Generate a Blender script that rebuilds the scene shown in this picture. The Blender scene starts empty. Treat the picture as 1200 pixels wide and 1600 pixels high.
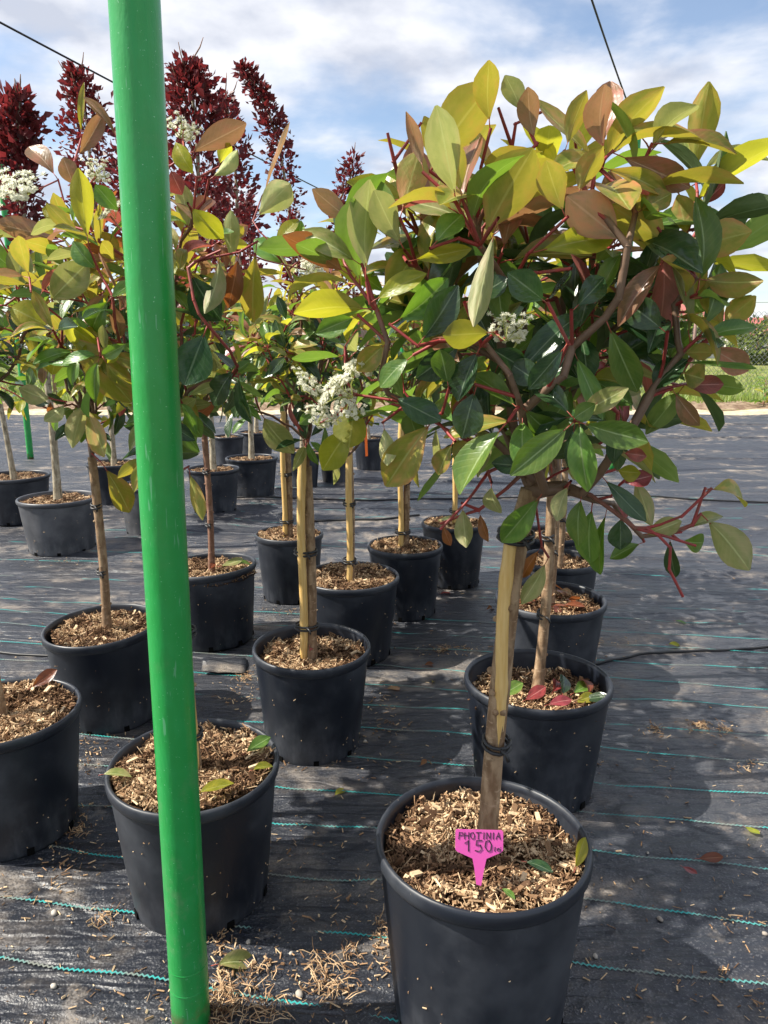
import bpy, math, random
from mathutils import Vector, Matrix, noise
R = math.radians
rnd = random.Random(7)
sc = bpy.context.scene
col = sc.collection

# ------------------------------------------------------------------ camera
CAMH, PITCH, F = 1.105, R(12.5), 1155.0
SP, CP = math.sin(PITCH), math.cos(PITCH)
cd = bpy.data.cameras.new('camera'); cam = bpy.data.objects.new('camera', cd); col.objects.link(cam)
cam.location = (0, 0, CAMH); cam.rotation_euler = (R(90) - PITCH, 0, 0)
cd.sensor_fit = 'VERTICAL'; cd.sensor_height = 36; cd.lens = F / 1600 * 36
cd.clip_start = .05; cd.clip_end = 2000
sc.camera = cam

def PZ(u, v, z):
    yd = (v - 800) / F * z
    return Vector(((u - 600) / F * z, z * CP - yd * SP, CAMH - z * SP - yd * CP))
def PY(u, v, Y):                      # point of a sight line at the distance Y
    return PZ(u, v, Y / (CP - (v - 800) / F * SP))
def PG(u, v, H=0.0):                  # point of a sight line at the height H
    return PZ(u, v, (CAMH - H) / (SP + (v - 800) / F * CP))

# ------------------------------------------------------------------ light
SUN_EL, SUN_FRONT = R(48), R(2)
sv = Vector((-math.cos(SUN_EL) * math.cos(SUN_FRONT), -math.cos(SUN_EL) * math.sin(SUN_FRONT), math.sin(SUN_EL)))
sl = bpy.data.lights.new('sun', 'SUN'); sl.energy = 5.0; sl.angle = R(.53); sl.color = (1, .94, .83)
so = bpy.data.objects.new('sun', sl); col.objects.link(so)
so.rotation_euler = sv.to_track_quat('Z', 'Y').to_euler()

w = bpy.data.worlds.new('World'); sc.world = w; w.use_nodes = True
nt = w.node_tree; N = nt.nodes; L = nt.links; N.clear()
def nd(t, **k):
    n = N.new(t)
    for a, b in k.items(): setattr(n, a, b)
    return n
wo = nd('ShaderNodeOutputWorld'); bg = nd('ShaderNodeBackground'); bg.inputs[1].default_value = .080
sky = nd('ShaderNodeTexSky', sky_type='NISHITA', sun_disc=False, sun_elevation=SUN_EL, sun_rotation=math.atan2(sv.x, sv.y), altitude=80, air_density=1.0, dust_density=.8, ozone_density=1.0)
tc = nd('ShaderNodeTexCoord'); sx = nd('ShaderNodeSeparateXYZ'); L.new(tc.outputs['Generated'], sx.inputs[0])
ad = nd('ShaderNodeMath', operation='MAXIMUM'); ad.inputs[1].default_value = 0; L.new(sx.outputs[2], ad.inputs[0])
ad2 = nd('ShaderNodeMath', operation='ADD'); ad2.inputs[1].default_value = .22; L.new(ad.outputs[0], ad2.inputs[0])
dv = nd('ShaderNodeVectorMath', operation='DIVIDE'); cb = nd('ShaderNodeCombineXYZ')
L.new(tc.outputs['Generated'], dv.inputs[0])
for i in range(3): L.new(ad2.outputs[0], cb.inputs[i])
L.new(cb.outputs[0], dv.inputs[1])
mp = nd('ShaderNodeMapping'); mp.inputs['Scale'].default_value = (1.0, 1.0, 0); mp.inputs['Location'].default_value = (1.3, 3.55, 0)
L.new(dv.outputs[0], mp.inputs[0])
n1 = nd('ShaderNodeTexNoise'); n1.inputs['Scale'].default_value = 1.7; n1.inputs['Detail'].default_value = 8; n1.inputs['Roughness'].default_value = .52; n1.inputs['Distortion'].default_value = .2
n2 = nd('ShaderNodeTexNoise'); n2.inputs['Scale'].default_value = 4.2; n2.inputs['Detail'].default_value = 7; n2.inputs['Roughness'].default_value = .5
L.new(mp.outputs[0], n1.inputs[0]); L.new(mp.outputs[0], n2.inputs[0])
r1 = nd('ShaderNodeMapRange', interpolation_type='SMOOTHSTEP'); r1.inputs[1].default_value = .38; r1.inputs[2].default_value = .57; r1.inputs[3].default_value = .08; r1.inputs[4].default_value = .97
L.new(n1.outputs[0], r1.inputs[0])
r2 = nd('ShaderNodeValToRGB')
r2.color_ramp.elements[0].position = .36; r2.color_ramp.elements[0].color = (4.5, 4.8, 5.6, 1)
r2.color_ramp.elements[1].position = .56; r2.color_ramp.elements[1].color = (7.1, 7.2, 7.6, 1)
L.new(n2.outputs[0], r2.inputs[0])
mxs = nd('ShaderNodeMix', data_type='RGBA'); L.new(r1.outputs[0], mxs.inputs[0]); sm = nd('ShaderNodeVectorMath', operation='SCALE'); sm.inputs['Scale'].default_value = 1.3; L.new(sky.outputs[0], sm.inputs[0]); L.new(sm.outputs[0], mxs.inputs[6]); L.new(r2.outputs[0], mxs.inputs[7])
L.new(mxs.outputs[2], bg.inputs[0]); L.new(bg.outputs[0], wo.inputs[0])

sc.view_settings.view_transform = 'Standard'; sc.view_settings.look = 'None'
sc.view_settings.exposure = .88; sc.view_settings.gamma = 1; sc.view_settings.use_curve_mapping = False
sc.cycles.use_adaptive_sampling = True; sc.cycles.adaptive_threshold = .02; sc.cycles.max_bounces = 4; sc.cycles.diffuse_bounces = 2; sc.cycles.glossy_bounces = 2; sc.cycles.transmission_bounces = 3; sc.cycles.transparent_max_bounces = 4

# ------------------------------------------------------------------ materials
class NT:
    def __init__(s, name):
        s.m = bpy.data.materials.new(name); s.m.use_nodes = True; s.t = s.m.node_tree; s.t.nodes.clear()
        s.out = s.n('ShaderNodeOutputMaterial')
    def n(s, t, **k):
        x = s.t.nodes.new(t)
        for a, b in k.items(): setattr(x, a, b)
        return x
    def l(s, a, b): s.t.links.new(a, b)
    def val(s, sock, v):
        if hasattr(v, 'is_output'): s.l(v, sock)
        else: sock.default_value = v
    def math(s, op, a, b=0.0, c=None):
        x = s.n('ShaderNodeMath', operation=op); s.val(x.inputs[0], a); s.val(x.inputs[1], b)
        if c is not None: s.val(x.inputs[2], c)
        return x.outputs[0]
    def mix(s, f, a, b, blend='MIX'):
        x = s.n('ShaderNodeMix', data_type='RGBA', blend_type=blend); s.val(x.inputs[0], f)
        for i, v in ((6, a), (7, b)): s.val(x.inputs[i], (*v, 1) if isinstance(v, tuple) and len(v) == 3 else v)
        return x.outputs[2]
    def rng(s, v, a, b, c=0.0, d=1.0, sm=True):
        x = s.n('ShaderNodeMapRange', interpolation_type='SMOOTHSTEP' if sm else 'LINEAR')
        for i, q in enumerate((v, a, b, c, d)): s.val(x.inputs[i], q)
        return x.outputs[0]
    def noise(s, vec, scale, detail=4, rough=.55, out=0):
        x = s.n('ShaderNodeTexNoise'); x.inputs['Scale'].default_value = scale; x.inputs['Detail'].default_value = detail; x.inputs['Roughness'].default_value = rough
        if vec is not None: s.l(vec, x.inputs[0])
        return x.outputs[out]
    def mapping(s, vec, scale=(1, 1, 1), rot=(0, 0, 0)):
        x = s.n('ShaderNodeMapping'); x.inputs['Scale'].default_value = scale; x.inputs['Rotation'].default_value = rot; s.l(vec, x.inputs[0]); return x.outputs[0]
    def obj(s): return s.n('ShaderNodeTexCoord').outputs['Object']
    def bump(s, h, st, dist=.01):
        x = s.n('ShaderNodeBump'); x.inputs['Strength'].default_value = st; x.inputs['Distance'].default_value = dist; s.l(h, x.inputs['Height']); return x.outputs[0]
    def bsdf(s, c, rough=.5, spec=.5, nrm=None, **k):
        x = s.n('ShaderNodeBsdfPrincipled')
        s.val(x.inputs['Base Color'], (*c, 1) if isinstance(c, tuple) and len(c) == 3 else c); s.val(x.inputs['Roughness'], rough); x.inputs['Specular IOR Level'].default_value = spec
        if nrm is not None: s.l(nrm, x.inputs['Normal'])
        return x
    def done(s, sh): s.l(sh.outputs[0], s.out.inputs[0]); return s.m

def leaf_mat(name, up, under, trans, tf=.35, blush=(.32, .10, .06), bl=.3, rough=.34):
    s = NT(name)
    uv = s.n('ShaderNodeUVMap').outputs[0]; sp = s.n('ShaderNodeSeparateXYZ'); s.l(uv, sp.inputs[0])
    au = s.math('ABSOLUTE', s.math('SUBTRACT', sp.outputs[0], .5))
    rib = s.rng(au, .012, .035, 1, 0)
    rv = s.n('ShaderNodeObjectInfo').outputs['Random']
    cbx = s.n('ShaderNodeCombineXYZ'); s.l(s.math('MULTIPLY', rv, 37.0), cbx.inputs[2])
    va = s.n('ShaderNodeVectorMath', operation='ADD'); s.l(uv, va.inputs[0]); s.l(cbx.outputs[0], va.inputs[1])
    nz = s.noise(va.outputs[0], 3.2, 2); nf = s.noise(va.outputs[0], 38, 1)
    ve = s.math('SINE', s.math('MULTIPLY', s.math('SUBTRACT', sp.outputs[1], s.math('MULTIPLY', au, .55)), 62.0))
    vm = s.math('MULTIPLY', s.rng(ve, .6, 1), .10)
    bf = s.n('ShaderNodeNewGeometry').outputs['Backfacing']
    c = s.mix(bf, up, under)
    bm = s.math('MULTIPLY', s.math('ADD', s.rng(nz, .42, .68), s.math('MULTIPLY', s.rng(au, .33, .5), .7)), bl)
    c = s.mix(bm, c, blush)
    c = s.mix(1.0, c, s.mix(s.rng(nz, .3, .7), (.66, .70, .62), (1.18, 1.12, 1.1)), 'MULTIPLY'); hs = s.n('ShaderNodeHueSaturation'); s.l(c, hs.inputs['Color'])
    s.val(hs.inputs['Hue'], s.rng(rv, 0, 1, .482, .518, False)); s.val(hs.inputs['Value'], s.rng(s.math('FRACT', s.math('MULTIPLY', rv, 7.31)), 0, 1, .72, 1.28, False))
    c = s.mix(vm, hs.outputs[0], tuple(min(1, q * 1.2 + .01) for q in under))
    c = s.mix(s.math('MULTIPLY', rib, .7), c, tuple(min(1, q * 1.3 + .06) for q in under))
    c = s.mix(s.math('MULTIPLY', s.rng(nf, .66, .76), .22), c, (.09, .045, .02))
    bp = s.bump(s.math('ADD', s.math('MULTIPLY', nz, 1.0), s.math('MULTIPLY', vm, -.6)), .35, .004)
    b = s.bsdf(c, s.mix(bf, (rough,) * 3, (.55,) * 3), .5, bp)
    tr = s.n('ShaderNodeBsdfTranslucent'); s.l(s.mix(.25, (*trans, 1), c), tr.inputs[0])
    ms = s.n('ShaderNodeMixShader'); ms.inputs[0].default_value = tf; s.l(b.outputs[0], ms.inputs[1]); s.l(tr.outputs[0], ms.inputs[2])
    return s.done(ms)
LM = {
 'O': leaf_mat('leaf_olive', (.24, .27, .045), (.35, .36, .095), (.54, .46, .03), .40, (.44, .19, .09), .55),
 'Y': leaf_mat('leaf_yellow_green', (.30, .33, .035), (.36, .36, .09), (.62, .60, .02), .52, (.40, .22, .05), .18),
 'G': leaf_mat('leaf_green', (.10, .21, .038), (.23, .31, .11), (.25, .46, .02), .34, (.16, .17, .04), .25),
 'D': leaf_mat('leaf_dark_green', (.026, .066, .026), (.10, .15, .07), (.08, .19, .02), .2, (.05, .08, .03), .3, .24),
 'P': leaf_mat('leaf_bronze', (.28, .16, .085), (.40, .27, .18), (.50, .25, .09), .3, (.36, .12, .09), .5),
 'R': leaf_mat('leaf_red', (.28, .055, .05), (.46, .19, .16), (.55, .12, .07), .32, (.36, .07, .06), .4),
 'K': leaf_mat('leaf_pale', (.26, .31, .10), (.42, .45, .20), (.50, .52, .12), .34, (.40, .28, .17), .35),
 'T': leaf_mat('leaf_rust', (.22, .075, .025), (.34, .14, .06), (.55, .17, .03), .35, (.15, .06, .03), .5),
}
def simple(name, c, rough=.5, spec=.5, **k):
    s = NT(name); b = s.bsdf(c, rough, spec)
    return s.done(b)
def m_bark(name, a, bcol, sc_=1.0, red=None):
    s = NT(name); o = s.obj()
    st = s.mapping(o, (1, 1, .35)); n1 = s.noise(st, 70 * sc_, 5); n2 = s.noise(o, 26 * sc_, 4, .6); n3 = s.noise(s.mapping(o, (1, 1, 2.5)), 45 * sc_, 3)
    c = s.mix(s.rng(n1, .35, .65), a, bcol); c = s.mix(s.math('MULTIPLY', s.rng(n2, .55, .7), .6), c, tuple(q * .4 for q in a))
    c = s.mix(s.math('MULTIPLY', s.rng(n3, .6, .72), .5), c, tuple(min(1, q * 1.4 + .05) for q in bcol))
    return s.done(s.bsdf(c, .8, .2, s.bump(s.math('ADD', n1, n3), .5, .003)))
M_trunk = m_bark('bark_photinia', (.19, .115, .065), (.36, .25, .155))
M_trunk2 = m_bark('bark_mottled', (.22, .18, .12), (.42, .37, .27))
M_trunk3 = m_bark('bark_reddish', (.17, .085, .055), (.29, .17, .12))
s = NT('branch_bark'); o = s.obj(); at = s.n('ShaderNodeAttribute', attribute_name='age').outputs['Fac']; n1 = s.noise(o, 60, 4)
c = s.mix(s.rng(at, .12, .5), (.30, .035, .035), (.17, .105, .07)); c = s.mix(s.math('MULTIPLY', s.rng(n1, .4, .65), .45), c, (.10, .055, .035))
M_branch = s.done(s.bsdf(c, .5, .4, s.bump(n1, .3, .002)))
s = NT('bamboo'); o = s.obj(); n1 = s.noise(s.mapping(o, (1, 1, .06)), 160, 4); n2 = s.noise(o, 9, 3)
c = s.mix(s.rng(n1, .3, .7), (.60, .37, .11), (.72, .50, .21)); c = s.mix(s.math('MULTIPLY', s.rng(n2, .55, .75), .35), c, (.38, .20, .07))
M_bamboo = s.done(s.bsdf(c, .45, .4, s.bump(n1, .2, .002)))
M_petiole = simple('petiole_red', (.34, .07, .045), .45)
M_tie = simple('tie_black', (.018, .018, .02), .45)
def m_pot(name, base, dust, amt):
    s = NT(name); o = s.obj(); rv = s.n('ShaderNodeObjectInfo').outputs['Random']
    cbx = s.n('ShaderNodeCombineXYZ'); s.l(s.math('MULTIPLY', rv, 23.0), cbx.inputs[0]); va = s.n('ShaderNodeVectorMath', operation='ADD'); s.l(o, va.inputs[0]); s.l(cbx.outputs[0], va.inputs[1]); v = va.outputs[0]
    n1 = s.noise(v, 5, 5, .6); n2 = s.noise(v, 90, 3, .5); n3 = s.noise(s.mapping(v, (1, 1, .3)), 30, 5, .65); sp = s.n('ShaderNodeSeparateXYZ'); s.l(o, sp.inputs[0])
    low = s.rng(sp.outputs[2], .16, -.02)
    f = s.math('MULTIPLY', s.rng(n1, .42, .72), amt)
    f = s.math('ADD', f, s.math('MULTIPLY', s.math('MULTIPLY', low, s.rng(n3, .4, .7)), amt * 1.2))
    f = s.math('ADD', f, s.math('MULTIPLY', s.rng(n3, .66, .74), .10)); f = s.math('MINIMUM', f, .8)
    c = s.mix(f, base, dust); c = s.mix(s.rng(n2, .74, .78), c, (.24, .20, .15))
    bp = s.bump(s.math('ADD', s.noise(v, 14, 2), s.math('MULTIPLY', n2, .06)), .25, .004)
    return s.done(s.bsdf(c, s.rng(n1, .3, .7, .36, .56), .5, bp))
M_pot = m_pot('pot_plastic', (.0085, .0115, .019), (.15, .16, .18), .27)
M_pot_old = m_pot('pot_plastic_dusty', (.05, .053, .062), (.20, .20, .21), .45)
M_hole = simple('drain_shade_black', (.004, .004, .004), .9, .1)
def m_chips():
    s = NT('wood_chip'); at = s.n('ShaderNodeAttribute', attribute_name='tone').outputs['Fac']
    r = s.n('ShaderNodeValToRGB'); e = r.color_ramp.elements
    e[0].position = 0; e[0].color = (.045, .025, .014, 1); e[1].position = 1; e[1].color = (.72, .54, .34, 1)
    for p, c in ((.22, (.12, .062, .032)), (.45, (.36, .22, .12)), (.75, (.56, .40, .24))): q = e.new(p); q.color = (*c, 1)
    s.l(at, r.inputs[0]); n = s.noise(s.mapping(s.obj(), (1, 1, 1)), 260, 3)
    c = s.mix(s.math('MULTIPLY', s.rng(n, .5, .7), .4), r.outputs[0], (.10, .055, .03))
    return s.done(s.bsdf(c, .8, .2))
M_chip = m_chips()
s = NT('potting_soil'); o = s.obj(); n1 = s.noise(o, 55, 6, .7); c = s.mix(s.rng(n1, .35, .65), (.028, .016, .010), (.11, .062, .035))
M_soil = s.done(s.bsdf(c, .95, .1, s.bump(n1, 1, .012)))
M_flower = None
s = NT('flower_cream'); at = s.n('ShaderNodeAttribute', attribute_name='tone').outputs['Fac']
c = s.mix(at, (.93, .92, .80), (.48, .50, .18)); b = s.bsdf(c, .7, .2); tr = s.n('ShaderNodeBsdfTranslucent'); s.l(c, tr.inputs[0]); ms = s.n('ShaderNodeMixShader'); ms.inputs[0].default_value = .5; s.l(b.outputs[0], ms.inputs[1]); s.l(tr.outputs[0], ms.inputs[2]); M_flower = s.done(ms)

# ground cover cloth
s = NT('woven_cloth'); o = s.obj()
n1 = s.noise(s.mapping(o, (.7, 1.7, 1), (0, 0, .1)), 1.7, 4, .6); n2 = s.noise(o, 8, 4, .65); n3 = s.noise(s.mapping(o, (1, 1, 1)), 230, 2, .5)
wv = s.n('ShaderNodeTexBrick'); wv.offset = .5; wv.inputs['Scale'].default_value = 130; wv.inputs['Mortar Size'].default_value = .06; wv.inputs['Brick Width'].default_value = .55; wv.inputs['Row Height'].default_value = .32; s.l(s.mapping(o, (1, 1, 1), (0, 0, -.15)), wv.inputs[0])
df = s.math('MULTIPLY', s.rng(n1, .46, .64), s.rng(n2, .40, .66))
sp1 = s.math('MULTIPLY', s.rng(n2, .60, .70), .35)
df = s.math('MINIMUM', s.math('ADD', s.math('MULTIPLY', df, .75), sp1), .85)
df = s.math('MULTIPLY', df, s.rng(n3, .3, .62, .3, 1))
c = s.mix(df, (.015, .018, .027), (.40, .335, .27))
c = s.mix(s.math('MULTIPLY', s.rng(n3, .56, .68), .5), c, (.15, .15, .16))  # pale grain speckles: sparkle of the sunlit weave painted into the colour
crs = s.noise(s.mapping(o, (1.7, 2.7, 1), (0, 0, .3)), 4.2, 3, .5)
cr2 = s.noise(s.mapping(o, (1.6, 5.0, 1), (0, 0, .75)), 4.2, 3, .5)
rdg = s.math('ABSOLUTE', s.math('SUBTRACT', s.noise(s.mapping(o, (.55, 3.4, 1), (0, 0, .10)), 2.3, 2, .5), .5)); rdg = s.rng(rdg, .0, .07, 0, 1)
rd2 = s.math('ABSOLUTE', s.math('SUBTRACT', s.noise(s.mapping(o, (1.3, 6.5, 1), (0, 0, .62)), 2.6, 1, .5), .5)); rd2 = s.rng(rd2, .0, .06, 0, 1)
hgt = s.math('ADD', s.math('MULTIPLY', crs, .9), s.math('MULTIPLY', cr2, .5)); hgt = s.math('ADD', hgt, s.math('MULTIPLY', rdg, .11)); hgt = s.math('ADD', hgt, s.math('MULTIPLY', rd2, .10)); hgt = s.math('ADD', hgt, s.math('MULTIPLY', wv.outputs['Fac'], -.02)); hgt = s.math('ADD', hgt, s.math('MULTIPLY', n3, .07))
M_cloth = s.done(s.bsdf(c, s.rng(df, 0, .6, .40, .85), .6, s.bump(hgt, .62, .05)))
s = NT('thread_teal'); n1 = s.noise(s.obj(), 7, 4); c = s.mix(s.rng(n1, .42, .62), (.03, .30, .29), (.17, .18, .16)); M_thread = s.done(s.bsdf(c, .55, .3))
s = NT('pole_paint'); o = s.obj(); n1 = s.noise(s.mapping(o, (1, 1, .3)), 220, 3); n2 = s.noise(s.mapping(o, (1, 1, .5)), 40, 4); n4 = s.noise(o, 300, 2)
sp = s.n('ShaderNodeSeparateXYZ'); s.l(o, sp.inputs[0])
c = s.mix(s.math('MULTIPLY', s.rng(n2, .4, .7), .35), (.010, .28, .050), (.02, .34, .085)); c = s.mix(s.math('MULTIPLY', s.rng(n4, .70, .74), .8), c, (.25, .55, .33))
scr = s.noise(s.mapping(o, (1, 1, .12)), 120, 2); c = s.mix(s.math('MULTIPLY', s.rng(scr, .68, .72), .5), c, (.16, .40, .24)); dst = s.noise(o, 18, 5, .7); c = s.mix(s.math('MULTIPLY', s.math('MULTIPLY', s.rng(dst, .5, .7), s.rng(sp.outputs[2], .9, .0, .12, .6)), .6), c, (.20, .26, .16))
rust = s.math('MULTIPLY', s.rng(sp.outputs[2], .10, .0), s.rng(s.noise(o, 35, 4), .48, .62)); c = s.mix(rust, c, (.16, .07, .03))
b = s.bsdf(c, .36, .5, s.bump(s.math('ADD', s.math('MULTIPLY', n1, .5), n2), .22, .004)); b.inputs['Coat Weight'].default_value = .22; b.inputs['Coat Roughness'].default_value = .22; M_pole = s.done(b)
M_cable = simple('cable_black', (.012, .012, .013), .5)
M_pink = simple('tag_pink', (.66, .085, .38), .4)
M_ink = simple('ink', (.03, .012, .03), .6)
M_orange = simple('tag_orange', (.85, .16, .02), .45)
s = NT('field_ground'); o = s.obj(); n1 = s.noise(o, .25, 5); n2 = s.noise(o, 4, 5, .65); c = s.mix(s.rng(n1, .35, .65), (.13, .17, .045), (.24, .24, .085)); c = s.mix(s.math('MULTIPLY', s.rng(n2, .5, .7), .5), c, (.10, .13, .03)); M_field = s.done(s.bsdf(c, .9, .1, s.bump(n2, .6, .1)))
s = NT('dirt'); o = s.obj(); n2 = s.noise(o, 7, 6, .65); c = s.mix(s.rng(n2, .35, .7), (.16, .105, .07), (.34, .26, .18)); M_dirt = s.done(s.bsdf(c, .95, .1, s.bump(n2, .8, .05)))
s = NT('sand'); o = s.obj(); n2 = s.noise(o, 9, 6, .65); c = s.mix(s.rng(n2, .35, .7), (.42, .34, .23), (.60, .52, .38)); M_sand = s.done(s.bsdf(c, .95, .1, s.bump(n2, .8, .03)))
def m_fol(name, a, b_, tr_, tf):
    s = NT(name); o = s.obj(); n1 = s.noise(o, 9, 4); at = s.n('ShaderNodeAttribute', attribute_name='tone').outputs['Fac']; c = s.mix(at, a, b_)
    b = s.bsdf(c, .5, .4); tr = s.n('ShaderNodeBsdfTranslucent'); s.l(s.mix(.5, (*tr_, 1), c), tr.inputs[0]); ms = s.n('ShaderNodeMixShader'); ms.inputs[0].default_value = tf; s.l(b.outputs[0], ms.inputs[1]); s.l(tr.outputs[0], ms.inputs[2]); return s.done(ms)
M_plum = m_fol('plum_leaf', (.035, .010, .012), (.22, .038, .045), (.42, .04, .04), .3)
M_hedge = m_fol('hedge_leaf', (.05, .085, .02), (.20, .24, .05), (.25, .34, .04), .25)
M_grass = m_fol('grass_blade', (.10, .17, .03), (.26, .33, .07), (.3, .42, .05), .3)
M_straw = m_chips()
s = NT('pebble'); rv = s.n('ShaderNodeObjectInfo').outputs['Random']; c = s.mix(rv, (.30, .26, .22), (.58, .54, .48)); n1 = s.noise(s.obj(), 60, 4); M_pebble = s.done(s.bsdf(s.mix(s.math('MULTIPLY', n1, .4), c, (.2, .17, .14)), .75, .2))
M_roof = simple('roof_red', (.42, .13, .11), .7); M_wall = simple('house_wall', (.62, .58, .52), .85); M_glass = simple('window_glass', (.03, .035, .045), .15)
M_post = simple('fence_post', (.27, .17, .14), .7); M_wire = simple('galvanised', (.30, .31, .32), .45)

# ------------------------------------------------------------------ mesh helpers
class MB:
    def __init__(s): s.v = []; s.f = []; s.mi = []; s.a = []
    def add(s, vs, fs, a=0.0, mi=0):
        k = len(s.v); s.v += [tuple(q) for q in vs]; s.a += (a if isinstance(a, list) else [a] * len(vs))
        for f in fs: s.f.append(tuple(i + k for i in f)); s.mi.append(mi)
    def tube(s, pts, rad, n=8, a=0.0, caps=True, mi=0):
        pts = [Vector(p) for p in pts]; vs = []; al = []; m = len(pts); ref = None
        for i, p in enumerate(pts):
            d = (pts[min(i + 1, m - 1)] - pts[max(i - 1, 0)])
            d = d.normalized() if d.length > 1e-9 else Vector((0, 0, 1))
            if ref is None: ref = d.orthogonal().normalized()
            ref = (ref - d * ref.dot(d)); ref = ref.normalized() if ref.length > 1e-6 else d.orthogonal().normalized()
            b = d.cross(ref); r = rad[i] if isinstance(rad, (list, tuple)) else rad
            for j in range(n):
                t = 2 * math.pi * j / n; vs.append(p + (ref * math.cos(t) + b * math.sin(t)) * r); al.append(a[i] if isinstance(a, list) else a)
        fs = [(i * n + j, i * n + (j + 1) % n, (i + 1) * n + (j + 1) % n, (i + 1) * n + j) for i in range(m - 1) for j in range(n)]
        if caps: fs += [tuple(reversed(range(n))), tuple((m - 1) * n + j for j in range(n))]
        s.add(vs, fs, al, mi)
    def box(s, M, sx, sy, sz, a=0.0, mi=0):
        vs = [M @ Vector((x * sx / 2, y * sy / 2, z * sz / 2)) for x in (-1, 1) for y in (-1, 1) for z in (-1, 1)]
        s.add(vs, [(0, 1, 3, 2), (4, 6, 7, 5), (0, 4, 5, 1), (2, 3, 7, 6), (0, 2, 6, 4), (1, 5, 7, 3)], a, mi)
    def lathe(s, prof, n=48, close=False, a=0.0, wob=None):
        vs = []; m = len(prof)
        for (r, z) in prof:
            for j in range(n):
                t = 2 * math.pi * j / n; q = r * (1 + (wob(t, z) if wob else 0)); vs.append((q * math.cos(t), q * math.sin(t), z))
        fs = [(i * n + j, i * n + (j + 1) % n, (i + 1) * n + (j + 1) % n, (i + 1) * n + j) for i in range(m - 1) for j in range(n)]
        if close: fs += [((m - 1) * n + j, (m - 1) * n + (j + 1) % n, (j + 1) % n, j) for j in range(n)]
        s.add(vs, fs, a)
    def mesh(s, name, mats, smooth=True, attr=None):
        me = bpy.data.meshes.new(name); me.from_pydata(s.v, [], s.f)
        for m in (mats if isinstance(mats, (list, tuple)) else [mats]): me.materials.append(m)
        me.polygons.foreach_set('material_index', s.mi)
        if smooth: me.polygons.foreach_set('use_smooth', [True] * len(s.f))
        if attr:
            q = me.attributes.new(attr, 'FLOAT', 'POINT'); q.data.foreach_set('value', s.a)
        me.update(); return me
    def build(s, name, mats, parent=None, smooth=True, attr=None, kind=None, loc=None):
        return link(name, s.mesh(name, mats, smooth, attr), parent, kind, loc)
def link(name, me, parent=None, kind=None, loc=None):
    o = bpy.data.objects.new(name, me); col.objects.link(o)
    if parent is not None: o.parent = parent
    if kind: o['kind'] = kind
    if loc is not None: o.location = loc
    return o
def tag(o, label, cat, group=None):
    o['label'] = label; o['category'] = cat
    if group: o['group'] = group
    return o
def empty(name, loc, label, cat, group=None):
    o = bpy.data.objects.new(name, None); col.objects.link(o); o.location = loc; o.empty_display_size = .1
    return tag(o, label, cat, group)

# ------------------------------------------------------------------ ground
def gz(x, y):
    d = Vector((x, y, 0))
    z = .007 * noise.noise(Vector((x * 1.3 + y * .3, y * 3.6, 2.1)))
    q = noise.noise(Vector((x * 2.2 - y * 1.0, y * 5 + x * 4.2, 5.0))); z += .010 * (.35 - abs(q)) * max(0, min(1, .5 + 1.6 * noise.noise(Vector((x * 1.1, y * 1.1, 3)))))
    q = noise.noise(Vector((x * 6, y * 7, 7.0))); z += .003 * (.3 - abs(q))
    if y > 2.6: z += min(1, (y - 2.6)) * .048 * (.3 - abs(noise.noise(Vector((x * .7, y * 2.3, 8.2)))))
    return z
def axis(segs):
    out = [segs[0][0]]
    for a, b, st in segs:
        n = max(1, round((b - a) / st))
        out += [a + (b - a) * (i + 1) / n for i in range(n)]
    return out
xs = axis([(-14, -3, .5), (-3, -1.4, .1), (-1.4, 1.6, .022), (1.6, 5, .1), (5, 16, .5)])
ys = axis([(-3, .7, .2), (.7, 3.2, .022), (3.2, 7, .045), (7, 12.6, .09)])
mb = MB(); nx = len(xs)
mb.add([(x, y, gz(x, y)) for y in ys for x in xs], [(j * nx + i, j * nx + i + 1, (j + 1) * nx + i + 1, (j + 1) * nx + i) for j in range(len(ys) - 1) for i in range(nx - 1)])
mat = mb.build('ground_cover_cloth', M_cloth, kind='structure')
fld = MB(); fx = axis([(-400, -60, 40), (-60, 60, 3), (60, 400, 40)]); fy = axis([(-60, 12, 8), (12, 17.2, .35), (17.2, 60, 2.5), (60, 900, 60)])
def fz(x, y):
    if y < 12.3: return -.03
    z = -.03 + .10 * min(1, max(0, (y - 13.1) / .8))
    return z + (.06 * noise.noise(Vector((x * .7, y * .7, 0))) if y > 13.4 else .02 * noise.noise(Vector((x * 2, y * 2, 0))))
fld.add([(x, y, fz(x, y)) for y in fy for x in fx], [(j * len(fx) + i, j * len(fx) + i + 1, (j + 1) * len(fx) + i + 1, (j + 1) * len(fx) + i) for j in range(len(fy) - 1) for i in range(len(fx) - 1)])
fld.build('field', M_field, kind='structure')
for nm, y0, y1, m_, zz in (('sand_strip', 12.45, 13.3, M_sand, .02), ('dirt_bank', 13.25, 14.6, M_dirt, .0)):
    b = MB(); X = axis([(-16, 18, .2)]); Y = axis([(y0, y1, .12)])
    def hz(x, y, t):
        e = math.sin(math.pi * t)
        return (fz(x, y) if nm == 'dirt_bank' else -.02) + e * (.05 + .05 * noise.noise(Vector((x * 1.6, y * 2, 3)))) + (zz if 0 < t < 1 else -.03)
    b.add([(x, y + .12 * noise.noise(Vector((x * .8, 0, 1))), hz(x, y, j / (len(Y) - 1))) for j, y in enumerate(Y) for x in X], [(j * len(X) + i, j * len(X) + i + 1, (j + 1) * len(X) + i + 1, (j + 1) * len(X) + i) for j in range(len(Y) - 1) for i in range(len(X) - 1)])
    b.build(nm, m_, kind='structure')

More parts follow.
